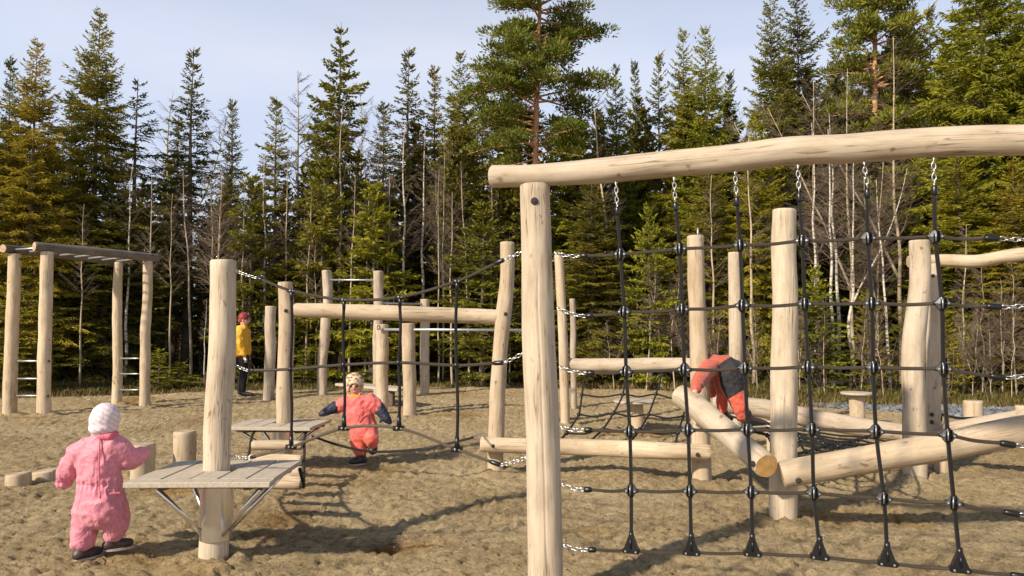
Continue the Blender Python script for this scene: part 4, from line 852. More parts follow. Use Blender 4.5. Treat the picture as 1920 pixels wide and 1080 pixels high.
# --- adult in yellow beyond the left post
YP = G(462, 742).y
zz = lambda z: z
def A(dx, z, dy=0): return Vector((P(456, 700, YP).x+dx, YP+dy, z))
ad = blob([
    [(A(.0, 1.62), .095, (1, .85, 1.2)), (A(-.01, 1.50), .055), (A(-.02, 1.42), .09)], [(A(.10, 1.60), .014), (A(.105, 1.585), .013)],
    [(A(-.03, 1.38), .13, (.8, 1.3, 1)), (A(-.03, 1.15), .13, (.8, 1.1, 1)), (A(-.02, .95), .14, (.85, 1.1, 1))],
    [(A(-.02, 1.38, -.18), .06), (A(.02, 1.10, -.22), .045), (A(.10, .86, -.20), .03)], [(A(-.02, 1.38, .18), .06), (A(-.02, 1.10, .22), .045), (A(.04, .86, .2), .03)],
    [(A(.0, .9, -.08), .085), (A(.03, .48, -.08), .06), (A(.02, .08, -.08), .045)], [(A(-.02, .9, .08), .085), (A(-.02, .48, .08), .06), (A(-.10, .08, .08), .045)],
    [(A(-.0, 1.63, -.085), .018), (A(-.0, 1.61, -.088), .014)]]
    + hand_chains(A(.10, .86, -.20), Vector((.15, 0, -1)), (1, 0, 0), 1.15, (.3, .3, 0)) + hand_chains(A(.04, .86, .2), Vector((.1, 0, -1)), (1, 0, 0), 1.15, (.3, -.3, 0)), 'person', [M['skin']], None, .010, 2)
tag(ad, 'adult in a yellow jacket, red hat and black trousers standing at the forest edge', 'adult')
jk = blob([
    [(A(-.02, 1.48), .085, (1, 1, .6)), (A(-.04, 1.38), .165, (.85, 1.3, .8)), (A(-.04, 1.18), .165, (.9, 1.25, 1)), (A(-.03, .98), .170, (.92, 1.25, 1)), (A(-.03, .90), .172, (.92, 1.2, .5))],
    [(A(-.02, 1.36, -.20), .095), (A(.01, 1.12, -.24), .078), (A(.09, .91, -.21), .058)], [(A(-.02, 1.36, .20), .095), (A(-.01, 1.12, .24), .078), (A(.03, .91, .21), .058)],
    [(A(-.11, 1.47), .06, (1, 1.4, .8))]], 'jacket', [M['yellow']], ad, .013, 3, .010, 9)
blob([[(A(-.02, .90), .155, (.9, 1.15, .8)), (A(0, .84, -.07), .12)], [(A(0, .84, -.07), .115), (A(.04, .50, -.08), .085), (A(.02, .14, -.08), .07)], [(A(-.02, .84, .07), .115), (A(-.02, .50, .08), .085), (A(-.09, .14, .08), .07)]], 'trousers', [M['blacktr']], ad, .013, 3, .006, 9)
blob([[(A(-.015, 1.68), .112, (1, .9, .9)), (A(-.02, 1.72), .10, (1, .9, .8))], [(A(-.05, 1.62), .09, (1, 1, .6))]], 'hat', [M['red']], ad, .010, 3)
mb = MB()
mb.sphere(A(.083, 1.635, -.035), .012); mb.sphere(A(.083, 1.635, .035), .012); mb.build('eyes', M['eye'], ad)
mb = MB(); mb.sphere(A(.085, 1.565), .016, sc=(.6, 1.3, .4)); mb.build('mouth', M['lip'], ad)
for (x, y_) in ((.02, -.08), (-.09, .08)):
    blob([[(A(x, .13, y_), .06), (A(x, .06, y_), .058, (1, 1, .8)), (A(x+.12, .045, y_), .052, (1, 1, .7)), (A(x+.20, .04, y_), .045, (1, 1, .65))]], 'shoe', [M['boot_grey']], ad, .011, 3)
# metal cup held by the adult
mb = MB(); c = A(.125, .77, -.205); mb.tube([c+Vector((0, 0, -.05)), c+Vector((0, 0, .05))], .03, 12); mk2 = mb.build('thermos_cup', M['steel_matt']); tag(mk2, 'small grey cup held in the hand of the adult in yellow', 'cup')

# ------------------------------------------------------------------ trees
class Leaves:
    def __init__(s): s.P = []; s.Q = []; s.W = []; s.T = []
    def twig(s, p, q, w, tone): s.P.append(p); s.Q.append(q); s.W.append(w); s.T.append(tone)
    def data(s, rs, nbend=1):
        Pp = np.array(s.P, float); Q = np.array(s.Q, float); W = np.array(s.W)[:, None]; T = np.array(s.T)
        d = Q-Pp; n = len(d); rnd = rs.normal(size=(n, 3)); sd_ = np.cross(d, rnd); sd_ /= np.linalg.norm(sd_, axis=1)[:, None]+1e-9
        m_ = Pp+d*.45
        V = np.stack([Pp, m_+sd_*W*.5, Q, m_-sd_*W*.5], 1).reshape(-1, 3); F = np.arange(4*n).reshape(-1, 4); return V, F, np.repeat(T, 4)
def leafmesh(name, V, F, T, mat):
    me = bpy.data.meshes.new(name); quadmesh(me, V, F); a = me.attributes.new('tone', 'FLOAT', 'POINT'); a.data.foreach_set('value', T.astype('f')); me.materials.append(mat); return me
def spruce_data(h, Rm, z0, seed, dens=1.0, droop=.25, sparse=0.0, tw=.040, fine=1.6, pw=.66):
    rs = np.random.RandomState(seed); rd = random.Random(seed); lf = Leaves(); tr = MB()
    wob = [(rd.uniform(-.03, .03), rd.uniform(-.03, .03)) for _ in range(5)]
    tpts = [Vector((wob[i][0]*h*.12, wob[i][1]*h*.12, h*i/4)) for i in range(5)]; tpts[0] = Vector((0, 0, -.2)); tpts[-1] = Vector((0, 0, h))
    q = catmull(tpts, 3); tr.tube(q, [(h*.012+.015)*(1-i/(len(q)-1))**1.35+.006 for i in range(len(q))], 7)
    def ax(z): k = min(len(q)-2, max(0, int(z/h*(len(q)-1)))); a, b = q[k], q[k+1]; t = (z-a.z)/max(.01, b.z-a.z); return a.lerp(b, min(1, max(0, t)))
    lobes = [(rd.uniform(0, 6.28), rd.uniform(.5, 1)) for _ in range(7)]
    z = z0
    while z < h-.12:
        f = (z-z0)/(h-z0); 
        env = Rm*(1-f)**(pw+.25*max(0, f-.6))*(.75+.25*min(1, f*6))*(1-.15*max(0, f-.8)/.2)+.05
        nb = max(3, int((7 if f < .85 else 5)*dens*rd.uniform(.8, 1.2)))
        az0 = rd.uniform(0, 6.28)
        for b in range(nb):
            if rd.random() < sparse: continue
            az = az0+6.283*b/nb+rd.uniform(-.3, .3); lump = 1+.28*mnoise.noise(Vector((math.cos(az)*1.2, math.sin(az)*1.2+seed, z*.7)))*1.6
            L_ = env*rd.uniform(.62, 1.12)*lump; zb = z+rd.uniform(-.12, .12)
            if zb > h: continue
            up = .85*(f**2.2)+rd.uniform(-.1, .12)-droop*(1-f)*.75; c, s = math.cos(az), math.sin(az); base = ax(zb); n = max(4, int(L_/(.10/fine)))
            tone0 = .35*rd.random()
            def bp(t): return base+Vector((c*L_*t, s*L_*t, L_*(up*t-droop*1.0*t*t*(1-f)+.38*droop*t**3.2)))
            if L_ > .35: tr.tube([bp(0), bp(.4), bp(.8)], [.012+.008*L_, .009, .004], 3, cap=False)
            for k in range(n):
                t = (k+.6)/n; 
                if t < .12: continue
                p = bp(t); d = (bp(min(1, t+.08))-p).normalized(); tl = (.10+.34*L_*(1-t)**.8*min(1, t*3.2))*rd.uniform(.7, 1.2)*min(1, .5+L_)
                tl = max(.09, min(.5, tl)); side = Vector((-s, c, 0))
                for sg in (-1, 1):
                    dr = (d*.75+side*sg*rd.uniform(.6, 1.0)+Vector((0, 0, rd.uniform(-.45, .12)-droop*.45))).normalized(); e = p+dr*tl
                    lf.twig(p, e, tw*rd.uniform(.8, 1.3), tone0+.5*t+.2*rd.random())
                    if tl > .16:
                        for u in (.38, .7):
                            pm = p+dr*tl*u
                            for s2 in (-1, 1):
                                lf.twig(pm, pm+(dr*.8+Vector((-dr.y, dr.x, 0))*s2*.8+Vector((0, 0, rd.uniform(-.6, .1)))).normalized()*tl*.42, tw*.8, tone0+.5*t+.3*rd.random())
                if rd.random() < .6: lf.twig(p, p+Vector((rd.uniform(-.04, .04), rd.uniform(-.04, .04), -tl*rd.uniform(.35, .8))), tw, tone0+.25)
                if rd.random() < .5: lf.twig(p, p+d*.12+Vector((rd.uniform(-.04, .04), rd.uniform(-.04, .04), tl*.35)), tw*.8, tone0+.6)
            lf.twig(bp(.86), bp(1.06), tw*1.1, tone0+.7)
        z += (.20+.16*(1-f))*rd.uniform(.75, 1.25)/math.sqrt(dens)
    for k in range(3): lf.twig(ax(h-.5), Vector((0, 0, h+.05)), .03, .5)
    # dead grey twigs on the bare lower trunk
    for k in range(int(z0*9)):
        zz_ = rd.uniform(.3, max(.4, z0)); az = rd.uniform(0, 6.28); L_ = rd.uniform(.3, .9)*min(1, Rm); b = ax(zz_)
        tr.tube([b, b+Vector((math.cos(az)*L_*.5, math.sin(az)*L_*.5, -.02)), b+Vector((math.cos(az)*L_, math.sin(az)*L_, -.12*L_+rd.uniform(-.1, .1)))], [.010, .006, .003], 3, cap=False)
    return tr, lf.data(rs)
def mb_mesh(mb, name, mat):
    o = mb.build(name, mat); me = o.data; bpy.data.objects.remove(o); return me
PROTO = {}
def sp_proto(key, **k):
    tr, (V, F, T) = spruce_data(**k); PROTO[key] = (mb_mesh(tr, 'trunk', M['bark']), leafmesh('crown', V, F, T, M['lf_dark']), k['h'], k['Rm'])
sp_proto('full', h=10, Rm=1.75, z0=.5, seed=1, dens=1.25, droop=.42)
sp_proto('full2', h=10, Rm=1.6, z0=.8, seed=2, dens=1.2, droop=.35)
sp_proto('wide', h=10, Rm=2.1, z0=.6, seed=3, dens=1.25, droop=.5, pw=.7)
sp_proto('narrow', h=9, Rm=1.0, z0=1.0, seed=4, dens=1.15, droop=.3)
sp_proto('narrow2', h=9, Rm=.85, z0=1.6, seed=5, dens=1.05, droop=.25, sparse=.12)
sp_proto('sparse', h=10, Rm=1.7, z0=2.6, seed=6, dens=.85, droop=.12, sparse=.1, tw=.07, pw=.8)
sp_proto('sparse2', h=9, Rm=1.15, z0=3.2, seed=7, dens=.8, droop=.18, sparse=.25)
sp_proto('young', h=4, Rm=1.0, z0=.25, seed=8, dens=1.35, droop=.06, tw=.05, fine=1.15)
sp_proto('young2', h=3.2, Rm=.75, z0=.3, seed=9, dens=1.2, droop=.02, tw=.05, fine=1.1, sparse=.1)
def slotobj(o, mat): o.material_slots[0].link = 'OBJECT'; o.material_slots[0].material = mat
WK = 1.0
def place(key, px, Y, top_y, half_px, leafm, label, cat='spruce tree', name='spruce_tree', group=None, rz=None, barkm=None):
    tm, cm, h, Rr = PROTO[key]; x = P(px, 700, Y).x; gzz = .1; H = P(px, top_y, Y).z-gzz; x = P(px, (620+top_y)/2, Y).x
    e = thing(name, label, cat, (x, Y, gzz), group); sxy = (half_px*WK*Y/FPX)/Rr; e.scale = (sxy, sxy, H/h); e.rotation_euler = (0, 0, random.uniform(0, 6.28) if rz is None else rz)
    t = bpy.data.objects.new('trunk', tm); c = bpy.data.objects.new('crown', cm)
    for o in (t, c): col.objects.link(o); o.parent = e
    if leafm: slotobj(c, M[leafm])
    if barkm: slotobj(t, M[barkm])
    return e
# pine with clumped needle tufts on a reddish trunk
def pine_data(h, seed, crown0, Rm, lean=0):
    rd = random.Random(seed); rs = np.random.RandomState(seed); lf = Leaves(); tr = MB()
    q = catmull([(0, 0, -.2), (.04, 0, h*.3), (lean*.4, .05, h*.62), (lean*.7, 0, h*.85), (lean, 0, h)], 5); tr.tube(q, list(np.linspace(.125, .03, len(q))), 12)
    def ax(z):
        for a, b in zip(q, q[1:]):
            if a.z <= z <= b.z: return a.lerp(b, (z-a.z)/(b.z-a.z))
        return q[-1]
    def tuft(c, r, tone):
        n = int(95*(r/.26)**2)
        for _ in range(n):
            v = Vector((rd.gauss(0, 1), rd.gauss(0, 1), rd.gauss(0, .7)+.25)).normalized(); p = c+Vector((v.x*r*1.2, v.y*r*1.2, v.z*r*.62))*rd.random()**.5
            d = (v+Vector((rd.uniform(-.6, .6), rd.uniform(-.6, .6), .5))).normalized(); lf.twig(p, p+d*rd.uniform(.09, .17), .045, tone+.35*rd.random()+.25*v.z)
    z = crown0
    while z < h:
        f = (z-crown0)/(h-crown0); env = Rm*(math.sin(min(1, f*1.25+.28)*math.pi*.80)**.7)
        for b in range(rd.choice((3, 4, 4))):
            az = rd.uniform(0, 6.28); L_ = env*rd.uniform(.5, 1.1); base = ax(z+rd.uniform(-.1, .1)); up = rd.uniform(-.05, .45)
            def bp(t): return base+Vector((math.cos(az)*L_*t, math.sin(az)*L_*t, L_*(up*t-.18*t*t))+Vector((mnoise.noise(Vector((t*3, az, z)))*.12,)*3)) if False else base+Vector((math.cos(az)*L_*t, math.sin(az)*L_*t, L_*(up*t-.18*t*t)))
            tr.tube([bp(0), bp(.35)+Vector((0, 0, rd.uniform(-.05, .05))), bp(.7), bp(1)], [.035, .026, .016, .006], 5, cap=False)
            nn = max(2, int(L_/.24))
            for k in range(nn):
                t = .35+.65*(k+rd.random())/nn; p = bp(min(1, t)); side = Vector((-math.sin(az), math.cos(az), 0))*rd.uniform(-.38, .38)*L_*.6*(1.3-t); c = p+side+Vector((0, 0, rd.uniform(0, .12)))
                tr.tube([p-Vector((math.cos(az), math.sin(az), 0))*.1, c], [.010, .005], 3, cap=False); tuft(c, rd.uniform(.17, .30), .3*rd.random()+.15)
        z += rd.uniform(.16, .30)
    for k in range(5):
        z_ = rd.uniform(h*.35, crown0); az = rd.uniform(0, 6.28); b = ax(z_); tr.tube([b, b+Vector((math.cos(az)*.4, math.sin(az)*.4, .06))], [.02, .005], 4, cap=False)
    return tr, lf.data(rs)
tr, (V, F, T) = pine_data(12.5, 8, 6.4, 2.45, .3); PROTO['pine'] = (mb_mesh(tr, 'trunk', M['pinebark']), leafmesh('crown', V, F, T, M['lf_pine']), 12.5, 2.3)
tr, (V, F, T) = pine_data(11, 15, 3.0, 1.9, -.2); PROTO['pine2'] = (mb_mesh(tr, 'trunk', M['pinebark']), leafmesh('crown', V, F, T, M['lf_pine']), 11, 1.9)
# leafless birches
def birch_data(h, seed, crown0, spread, tw_n=1.0, fork=0, r0=.055, bend=.25, lean=0, fine=True):
    rd = random.Random(seed); tr = MB(); cr_ = MB(); 
    def limb(p0, d0, L_, r, lvl, mb, up=.25):
        pts = [p0]; d = Vector(d0).normalized(); n = 5 if lvl < 2 else 3
        for i in range(n):
            d = (d+Vector((rd.uniform(-1, 1), rd.uniform(-1, 1), rd.uniform(-.5, .8)*.8+up*.4))*.16).normalized(); pts.append(pts[-1]+d*L_/n)
        qq = catmull(pts, 2) if lvl < 2 else pts
        mb.tube(qq, list(np.linspace(r, r*.22, len(qq))), 6 if lvl == 0 else 3, cap=False); return pts
    axes = []
    main = [Vector((0, 0, -.15))]; n = 8
    for i in range(1, n+1): main.append(Vector((lean*h*(i/n)**1.5+rd.uniform(-1, 1)*bend*.18, rd.uniform(-1, 1)*bend*.15, h*i/n)))
    q = catmull(main, 3); tr.tube(q, list(np.linspace(r0, r0*.12, len(q))), 8); axes.append(q)
    for k in range(fork):
        i0 = int(len(q)*rd.uniform(.12, .35)); d = Vector((rd.choice((-1, 1))*rd.uniform(.25, .5), rd.uniform(-.2, .2), 1)).normalized(); pts = [q[i0]]
        for j in range(6): d = (d+Vector((rd.uniform(-.10, .10), rd.uniform(-.1, .1), .06))).normalized(); pts.append(pts[-1]+d*(h-q[i0].z)*.9/6)
        q2 = catmull(pts, 3); tr.tube(q2, list(np.linspace(r0*.65, r0*.1, len(q2))), 7); axes.append(q2)
    for qq in axes:
        L0 = len(qq)
        for i in range(L0-1):
            if qq[i].z < crown0: 
                if rd.random() < .25 and qq[i].z > .5:
                    az = rd.uniform(0, 6.28); limb(qq[i], (math.cos(az), math.sin(az), .3), rd.uniform(.3, .8), .009, 2, cr_)
                continue
            f = (qq[i].z-crown0)/(h-crown0+.01)
            for b in range(int(rd.choice((2, 3, 3))*tw_n)):
                az = rd.uniform(0, 6.28); L_ = spread*(1.05-f*.75)*rd.uniform(.5, 1.1); p = limb(qq[i], (math.cos(az)*.8, math.sin(az)*.8, rd.uniform(.35, 1.0)), L_, .006+.010*(1-f), 1, cr_)
                for pp in p[1:]:
                    for s in range(3 if fine else 2):
                        az2 = az+rd.uniform(-1.1, 1.1); pe = limb(pp, (math.cos(az2), math.sin(az2), rd.uniform(-.1, .9)), L_*rd.uniform(.18, .42), .0042, 2, cr_)
                        if fine:
                            az3 = az2+rd.uniform(-1, 1); cr_.tube([pe[2], pe[2]+Vector((math.cos(az3), math.sin(az3), rd.uniform(-.2, .7)))*L_*.2], [.003, .0018], 3, cap=False)
    return tr, cr_
for key, k in {'birch': dict(h=7, seed=1, crown0=3.2, spread=1.0), 'birch2': dict(h=7, seed=2, crown0=2.6, spread=1.1, fork=1, bend=.4), 'birch3': dict(h=6.5, seed=3, crown0=3.0, spread=.8, bend=.2, lean=.04),
    'twiggy': dict(h=8, seed=4, crown0=3.2, spread=1.5, tw_n=1.2, fork=1, bend=.3), 'sapling': dict(h=3.6, seed=5, crown0=1.2, spread=.55, r0=.022, bend=.25), 'sapling2': dict(h=3.2, seed=6, crown0=.9, spread=.6, r0=.020, fork=1, bend=.3), 'forked': dict(h=5.2, seed=12, crown0=2.0, spread=.9, fork=2, r0=.04, bend=.35)}.items():
    tr, cr_ = birch_data(**k); PROTO[key] = (mb_mesh(tr, 'trunk', M['birch']), mb_mesh(cr_, 'crown', M['twig']), k['h'], k['spread'])
def birch(key, px, Y, top_y, label, half=None, group=None, lean=0, barkm=None, twigm=None, rz=None):
    tm, cm, h, Rr = PROTO[key]; H = P(px, top_y, Y).z-.1; half = half or (Rr*H/h)*FPX/Y
    e = place(key, px, Y, top_y, half, twigm, label, 'birch tree', 'birch_tree', group, rz, barkm); e.location.x = P(px, 690, Y).x; e.rotation_euler.y = lean; return e

# front rank, left to right: (proto, pixel x, distance, top pixel y, half-width px, needles, label)
FR = [
 ('full', 60, 18.5, 72, 105, 'lf_gold', 'golden-olive spruce towering over the monkey bars at far left'),
 ('narrow', 10, 22, 104, 48, 'lf_dark', 'dark spruce cut by the left edge behind the golden spruce'),
 ('full', 178, 20, 16, 112, 'lf_olive', 'tallest broad spruce on the left, its tip near the top of the photo'),
 ('sparse2', 252, 21, 148, 85, 'lf_dark', 'gappy dark spruce just right of the tallest left spruce'),
 ('narrow', 128, 23.5, 170, 60, 'lf_dark', 'dark spruce half hidden left of the tallest left spruce'),
 ('narrow2', 357, 22, 88, 62, 'lf_dark', 'slim pointed spruce standing alone against the sky on the left'),
 ('narrow2', 330, 25, 215, 55, 'lf_dark', 'short slim spruce behind the slim pointed spruce'),
 ('narrow', 431, 25, 185, 45, 'lf_dark', 'narrow dark spruce above the tall near platform post'),
 ('narrow', 515, 23, 180, 58, 'lf_olive', 'olive spruce with a thin tip between the near post and the airy spruce'),
 ('sparse', 636, 20.5, 42, 98, 'lf_olive', 'tall airy spruce with level whorled branches left of centre'),
 ('narrow', 592, 24.5, 215, 60, 'lf_dark', 'dark spruce tucked behind the airy spruce'),
 ('narrow2', 765, 22.5, 88, 62, 'lf_dark', 'slim spruce with a sharp top right of the airy spruce'),
 ('narrow', 716, 26, 190, 60, 'lf_dark', 'dim spruce between the airy spruce and the sharp-topped spruce'),
 ('narrow', 812, 23, 122, 58, 'lf_olive', 'medium spruce left of the pair before the pine'),
 ('full2', 862, 22, 98, 78, 'lf_olive', 'dense conical spruce close to the left side of the big pine'),
 ('narrow', 905, 25, 135, 50, 'lf_dark', 'thin dark spruce between the conical spruce and the big pine'),
 ('full', 945, 23.5, 150, 75, 'lf_green', 'green spruce directly behind the left side of the pine trunk'),
 ('full2', 1075, 22, 165, 90, 'lf_green', 'bushy green spruce right behind the pine trunk'),
 ('full2', 1156, 22.5, 122, 62, 'lf_green', 'small-topped green spruce right of the big pine'),
 ('narrow', 1192, 25, 113, 42, 'lf_dark', 'dark pointed spruce just right of the small-topped one'),
 ('narrow', 1238, 23, 95, 50, 'lf_olive', 'narrow olive spruce midway between the pine and the twin spruces'),
 ('full2', 1284, 21.5, 58, 75, 'lf_green', 'left one of the twin bright green spruces over the top log'),
 ('full', 1326, 20.5, 48, 92, 'lf_green', 'right one of the twin bright green spruces over the top log'),
 ('narrow', 1372, 25, 130, 45, 'lf_dark', 'dim spruce in the gap left of the tall dark spruce'),
 ('full', 1450, 20, -18, 92, 'lf_olive', 'tall dark-green spruce reaching the top edge right of centre'),
 ('full2', 1500, 21.5, -45, 90, 'lf_dark', 'darker spruce pressed against the right of the tall dark-green one'),
 ('full', 1700, 21.5, -70, 105, 'lf_green', 'high spruce rising behind the brown twiggy birch'),
 ('narrow', 1752, 25, 5, 60, 'lf_dark', 'dark spruce tip in the sky gap at right'),
 ('wide', 1850, 18, -170, 175, 'lf_green', 'huge bright green spruce filling the upper right corner'),
 ('full', 1945, 17, -120, 120, 'lf_green', 'bright spruce cut off by the right edge'),
 ('wide', 2090, 16.5, -170, 170, 'lf_green', 'spruce beyond the right edge'),
 ('wide', -90, 18, 40, 130, 'lf_olive', 'olive spruce at the left margin beside the golden one'),
 ('full2', 1575, 24, 70, 80, 'lf_olive', 'olive spruce behind the row of pale birch stems'),
 # lower, younger ones at the front
 ('young', 700, 18.8, 345, 92, 'lf_green', 'small bright young spruce in front of the white birch'),
 ('young', 606, 19.2, 298, 80, 'lf_olive', 'small olive spruce below the airy spruce'),
 ('young', 1218, 17.6, 385, 58, 'lf_green', 'little bright spruce seen through the left columns of the net'),
 ('young2', 300, 17.3, 652, 34, 'lf_green', 'knee-high green spruce right of the monkey bars'),
 ('young2', 338, 17.5, 678, 38, 'lf_green', 'lower spreading green spruce beside the knee-high one'),
 ('young2', 572, 18.6, 655, 28, 'lf_green', 'tiny green spruce behind the second platform post'),
 ('young', 470, 19, 330, 85, 'lf_olive', 'shaded young spruce above the adult in yellow'),
 ('young', 905, 18.7, 380, 85, 'lf_olive', 'young spruce right behind the leaning middle post'),
 ('full2', 200, 19.5, 330, 110, 'lf_dark', 'broad dim spruce behind the rails of the monkey bars'),
 ('full2', 1110, 18.8, 330, 95, 'lf_dark', 'deep green spruce just right of the thick foreground post'),
 ('full2', 1330, 18.5, 270, 85, 'lf_olive', 'lower olive spruce under the twin spruces'),
 ('full', 1420, 18.2, 210, 85, 'lf_green', 'green spruce left of the free-standing tall post'),
 ('full2', 1800, 16.6, 250, 105, 'lf_green', 'lower green spruce behind the crooked high rail'),
 ('full2', 1905, 15.8, 300, 90, 'lf_olive', 'low olive spruce at the right edge above the chains'),
 ('young', 1530, 15.9, 500, 55, 'lf_green', 'fresh green young spruce among pale stems behind the net'),
 ('young2', 1625, 15.6, 545, 40, 'lf_gold', 'small yellowish spruce among the birch stems at right'),
 ('young2', 1775, 14.8, 600, 34, 'lf_gold', 'small yellow-green spruce right of the paired posts'),
 ('young', 1010, 19.2, 430, 60, 'lf_dark', 'dark young spruce hidden behind the thick foreground post'),
 ('young', 30, 16.6, 520, 80, 'lf_olive', 'low olive spruce behind the left monkey bar posts'),
]
WK = 1.22
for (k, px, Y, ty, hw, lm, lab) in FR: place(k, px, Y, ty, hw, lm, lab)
WK = 1.0
place('pine', 1000, 19.5, -95, 150, None, 'big pine with a reddish bare trunk above the end of the top log', 'pine tree', 'pine_tree', rz=.4)
place('pine2', 1640, 20.5, -75, 120, None, 'bushy pine top left of the upper right spruces', 'pine tree', 'pine_tree', rz=2)
BR = [('birch', 755, 19.2, 225, 'white birch trunk standing brightest in the centre-left forest', 0, None), ('birch3', 790, 19.6, 240, 'thin straight white birch right of the brightest birch', 0, None),
 ('forked', 404, 18.2, 300, 'pale forked birch leaning behind the near platform post', .05, 'palebranch'), ('birch', 234, 19, 300, 'white birch between the right posts of the monkey bars', -.02, None),
 ('birch3', 358, 20, 320, 'grey birch stem left of the forked birch', .02, 'palebranch'), ('birch', 497, 19, 290, 'slender birch left of the second platform post', .02, None),
 ('birch3', 556, 24, 140, 'very tall faint birch with its bare top against the sky', 0, 'palebranch'), ('birch2', 305, 25, 170, 'bare birch crown between the two left spruces', 0, 'palebranch'), ('birch2', 672, 26, 160, 'bare brownish birch crown right of the airy spruce', 0, 'palebranch'),
 ('birch', 635, 19.4, 200, 'pale grey trunk rising through the airy spruce', 0, 'palebranch'), ('birch3', 1150, 19.4, 180, 'thin pale stem left of the little bright spruce', .02, 'palebranch'),
 ('birch', 1412, 17.2, 250, 'straight yellowish stem seen left of the free-standing tall post', 0, 'palebranch'), ('birch', 1340, 17.8, 330, 'short grey stem behind the second net column', .03, 'palebranch'),
 ('twiggy', 1690, 18.6, 70, 'large brown twiggy birch at upper right', 0, 'palebranch'), ('twiggy', 1600, 18.2, 130, 'brown twiggy birch left of the large one', 0, 'palebranch'), ('twiggy', 1535, 19, 150, 'thin brown twiggy birch above the free-standing post', 0, 'palebranch'),
 ('birch', 1533, 16.4, 230, 'pale birch stem just right of the free-standing tall post', .0, None), ('birch3', 1562, 16.0, 250, 'white birch stem, first of the cluster behind the net', .03, None), ('birch', 1577, 16.6, 210, 'white birch stem in the middle of the cluster behind the net', -.02, None),
 ('birch2', 1592, 16.2, 260, 'crooked white birch at the right of the cluster behind the net', .04, None), ('birch3', 1668, 15.8, 330, 'curved white birch stem left of the paired posts', .03, None), ('birch2', 1640, 16.8, 300, 'pale leaning birch between the cluster and the paired posts', -.08, 'palebranch'),
 ('birch3', 1806, 15.4, 420, 'thin pale stem right of the paired posts', 0, 'palebranch'), ('sapling', 1840, 14.9, 480, 'pale sapling left of the right-hand chains', .03, 'palebranch'), ('sapling2', 1880, 14.6, 520, 'forked pale sapling above the stump at right', .1, 'palebranch'), ('sapling', 1905, 14.8, 470, 'pale sapling by the right edge', -.03, 'palebranch'),
 ('sapling2', 1240, 17.4, 490, 'leaning pale sapling behind the left side of the net', -.18, 'palebranch'), ('sapling', 1212, 17.2, 480, 'pale sapling right of the slanting rope net', .1, 'palebranch'), ('sapling', 1265, 17.0, 500, 'slanting pale sapling beside post with the steel pin', .25, 'palebranch'),
 ('birch3', 384, 17.8, 560, 'short curved white stem close to the near platform post', -.04, None), ('sapling', 955, 18.9, 440, 'thin sapling behind the leaning middle post', 0, 'palebranch'), ('sapling', 590, 19, 440, 'thin sapling behind the high rail', .08, 'palebranch'),
 ('sapling2', 1700, 15.2, 560, 'bushy sapling behind the paired posts', .0, 'palebranch'), ('sapling2', 1500, 15.6, 560, 'bushy sapling beside the free-standing tall post', -.05, 'palebranch'), ('sapling', 1735, 15.2, 520, 'sapling just right of the paired posts', .06, 'palebranch')]
for (k, px, Y, ty, lab, ln, bk) in BR: birch(k, px, Y, ty, lab, lean=ln, barkm=bk)
for (px, Y, ty) in ((1545, 15.4, 560), (1612, 15.3, 540), (1655, 15.0, 570), (1765, 14.7, 560), (1790, 15, 545), (1822, 14.5, 570), (1858, 14.4, 590), (1895, 14.3, 560), (1928, 14.2, 540), (1298, 16.8, 560), (1340, 16.4, 575), (1420, 16, 560), (1150, 17.6, 600), (1185, 17.8, 590)):
    birch('sapling' if px % 2 else 'sapling2', px, Y, ty, 'thin leafless sapling in the tangle along the forest edge behind the net', group='leafless saplings along the forest edge', lean=random.uniform(-.12, .12), barkm='palebranch', half=26)
for (px, Y, ty) in ((452, 18.6, 330), (532, 19, 300), (575, 18.8, 350), (655, 18.7, 330), (685, 19.2, 300), (728, 19, 330), (822, 19.1, 320), (848, 18.8, 360), (880, 19, 300), (925, 18.9, 330), (278, 18.2, 330), (318, 18.5, 360), (150, 17.9, 380)):
    birch('birch3' if px % 3 else 'birch', px, Y, ty, 'pale bare stem among the dark spruces left of the big pine', group='pale bare stems in the left forest', lean=random.uniform(-.05, .05), barkm='palebranch', half=38)
birch('twiggy', 705, 21, 205, 'brown twiggy birch between the airy spruce and the brightest white birch', half=55); birch('twiggy', 830, 20, 250, 'brown twiggy birch right of the thin straight birch', half=50)
# far ranks read as one dark mass
rd = random.Random(77); VV = []; FF = []; TT = []; nv = 0; bk = MB()
lows = [spruce_data(h=9, Rm=1.25, z0=.4, seed=40+i, dens=.75, droop=.35, tw=.16, fine=.42)[1] for i in range(3)]
for i in range(330):
    Y = rd.uniform(21, 34) if i > 60 else rd.uniform(20, 24); px = rd.uniform(-260, 2180); x = (px-960)/FPX*Y
    lim = np.interp(px, [-260, 0, 100, 300, 420, 560, 700, 820, 960, 1100, 1240, 1400, 1500, 1600, 1750, 1850, 2180], [200, 190, 250, 265, 300, 290, 260, 200, 210, 200, 160, 180, 90, 110, 100, 40, 0])
    ty = lim+rd.uniform(0, 190) if i < 215 else rd.uniform(430, 590); H = P(px, ty, Y).z; V, F, T = lows[i % 3]; a = rd.uniform(0, 6.28); sxy = rd.uniform(.75, 1.15)*H/9*1.25; ca, sa = math.cos(a), math.sin(a)
    W_ = np.stack([(V[:, 0]*ca-V[:, 1]*sa)*sxy+x, (V[:, 0]*sa+V[:, 1]*ca)*sxy+Y, V[:, 2]*H/9], 1); VV.append(W_); FF.append(F+nv); TT.append(T-.15); nv += len(V)
    bk.tube([(x, Y, -.2), (x, Y, H*.95)], [.09, .02], 5, cap=False)
bo = bpy.data.objects.new('distant_forest', leafmesh('distant_forest', np.concatenate(VV), np.concatenate(FF), np.concatenate(TT), M['lf_dark'])); col.objects.link(bo)
tag(bo, 'dense dark mass of conifers filling the forest behind the front trees', 'forest', kind='stuff')
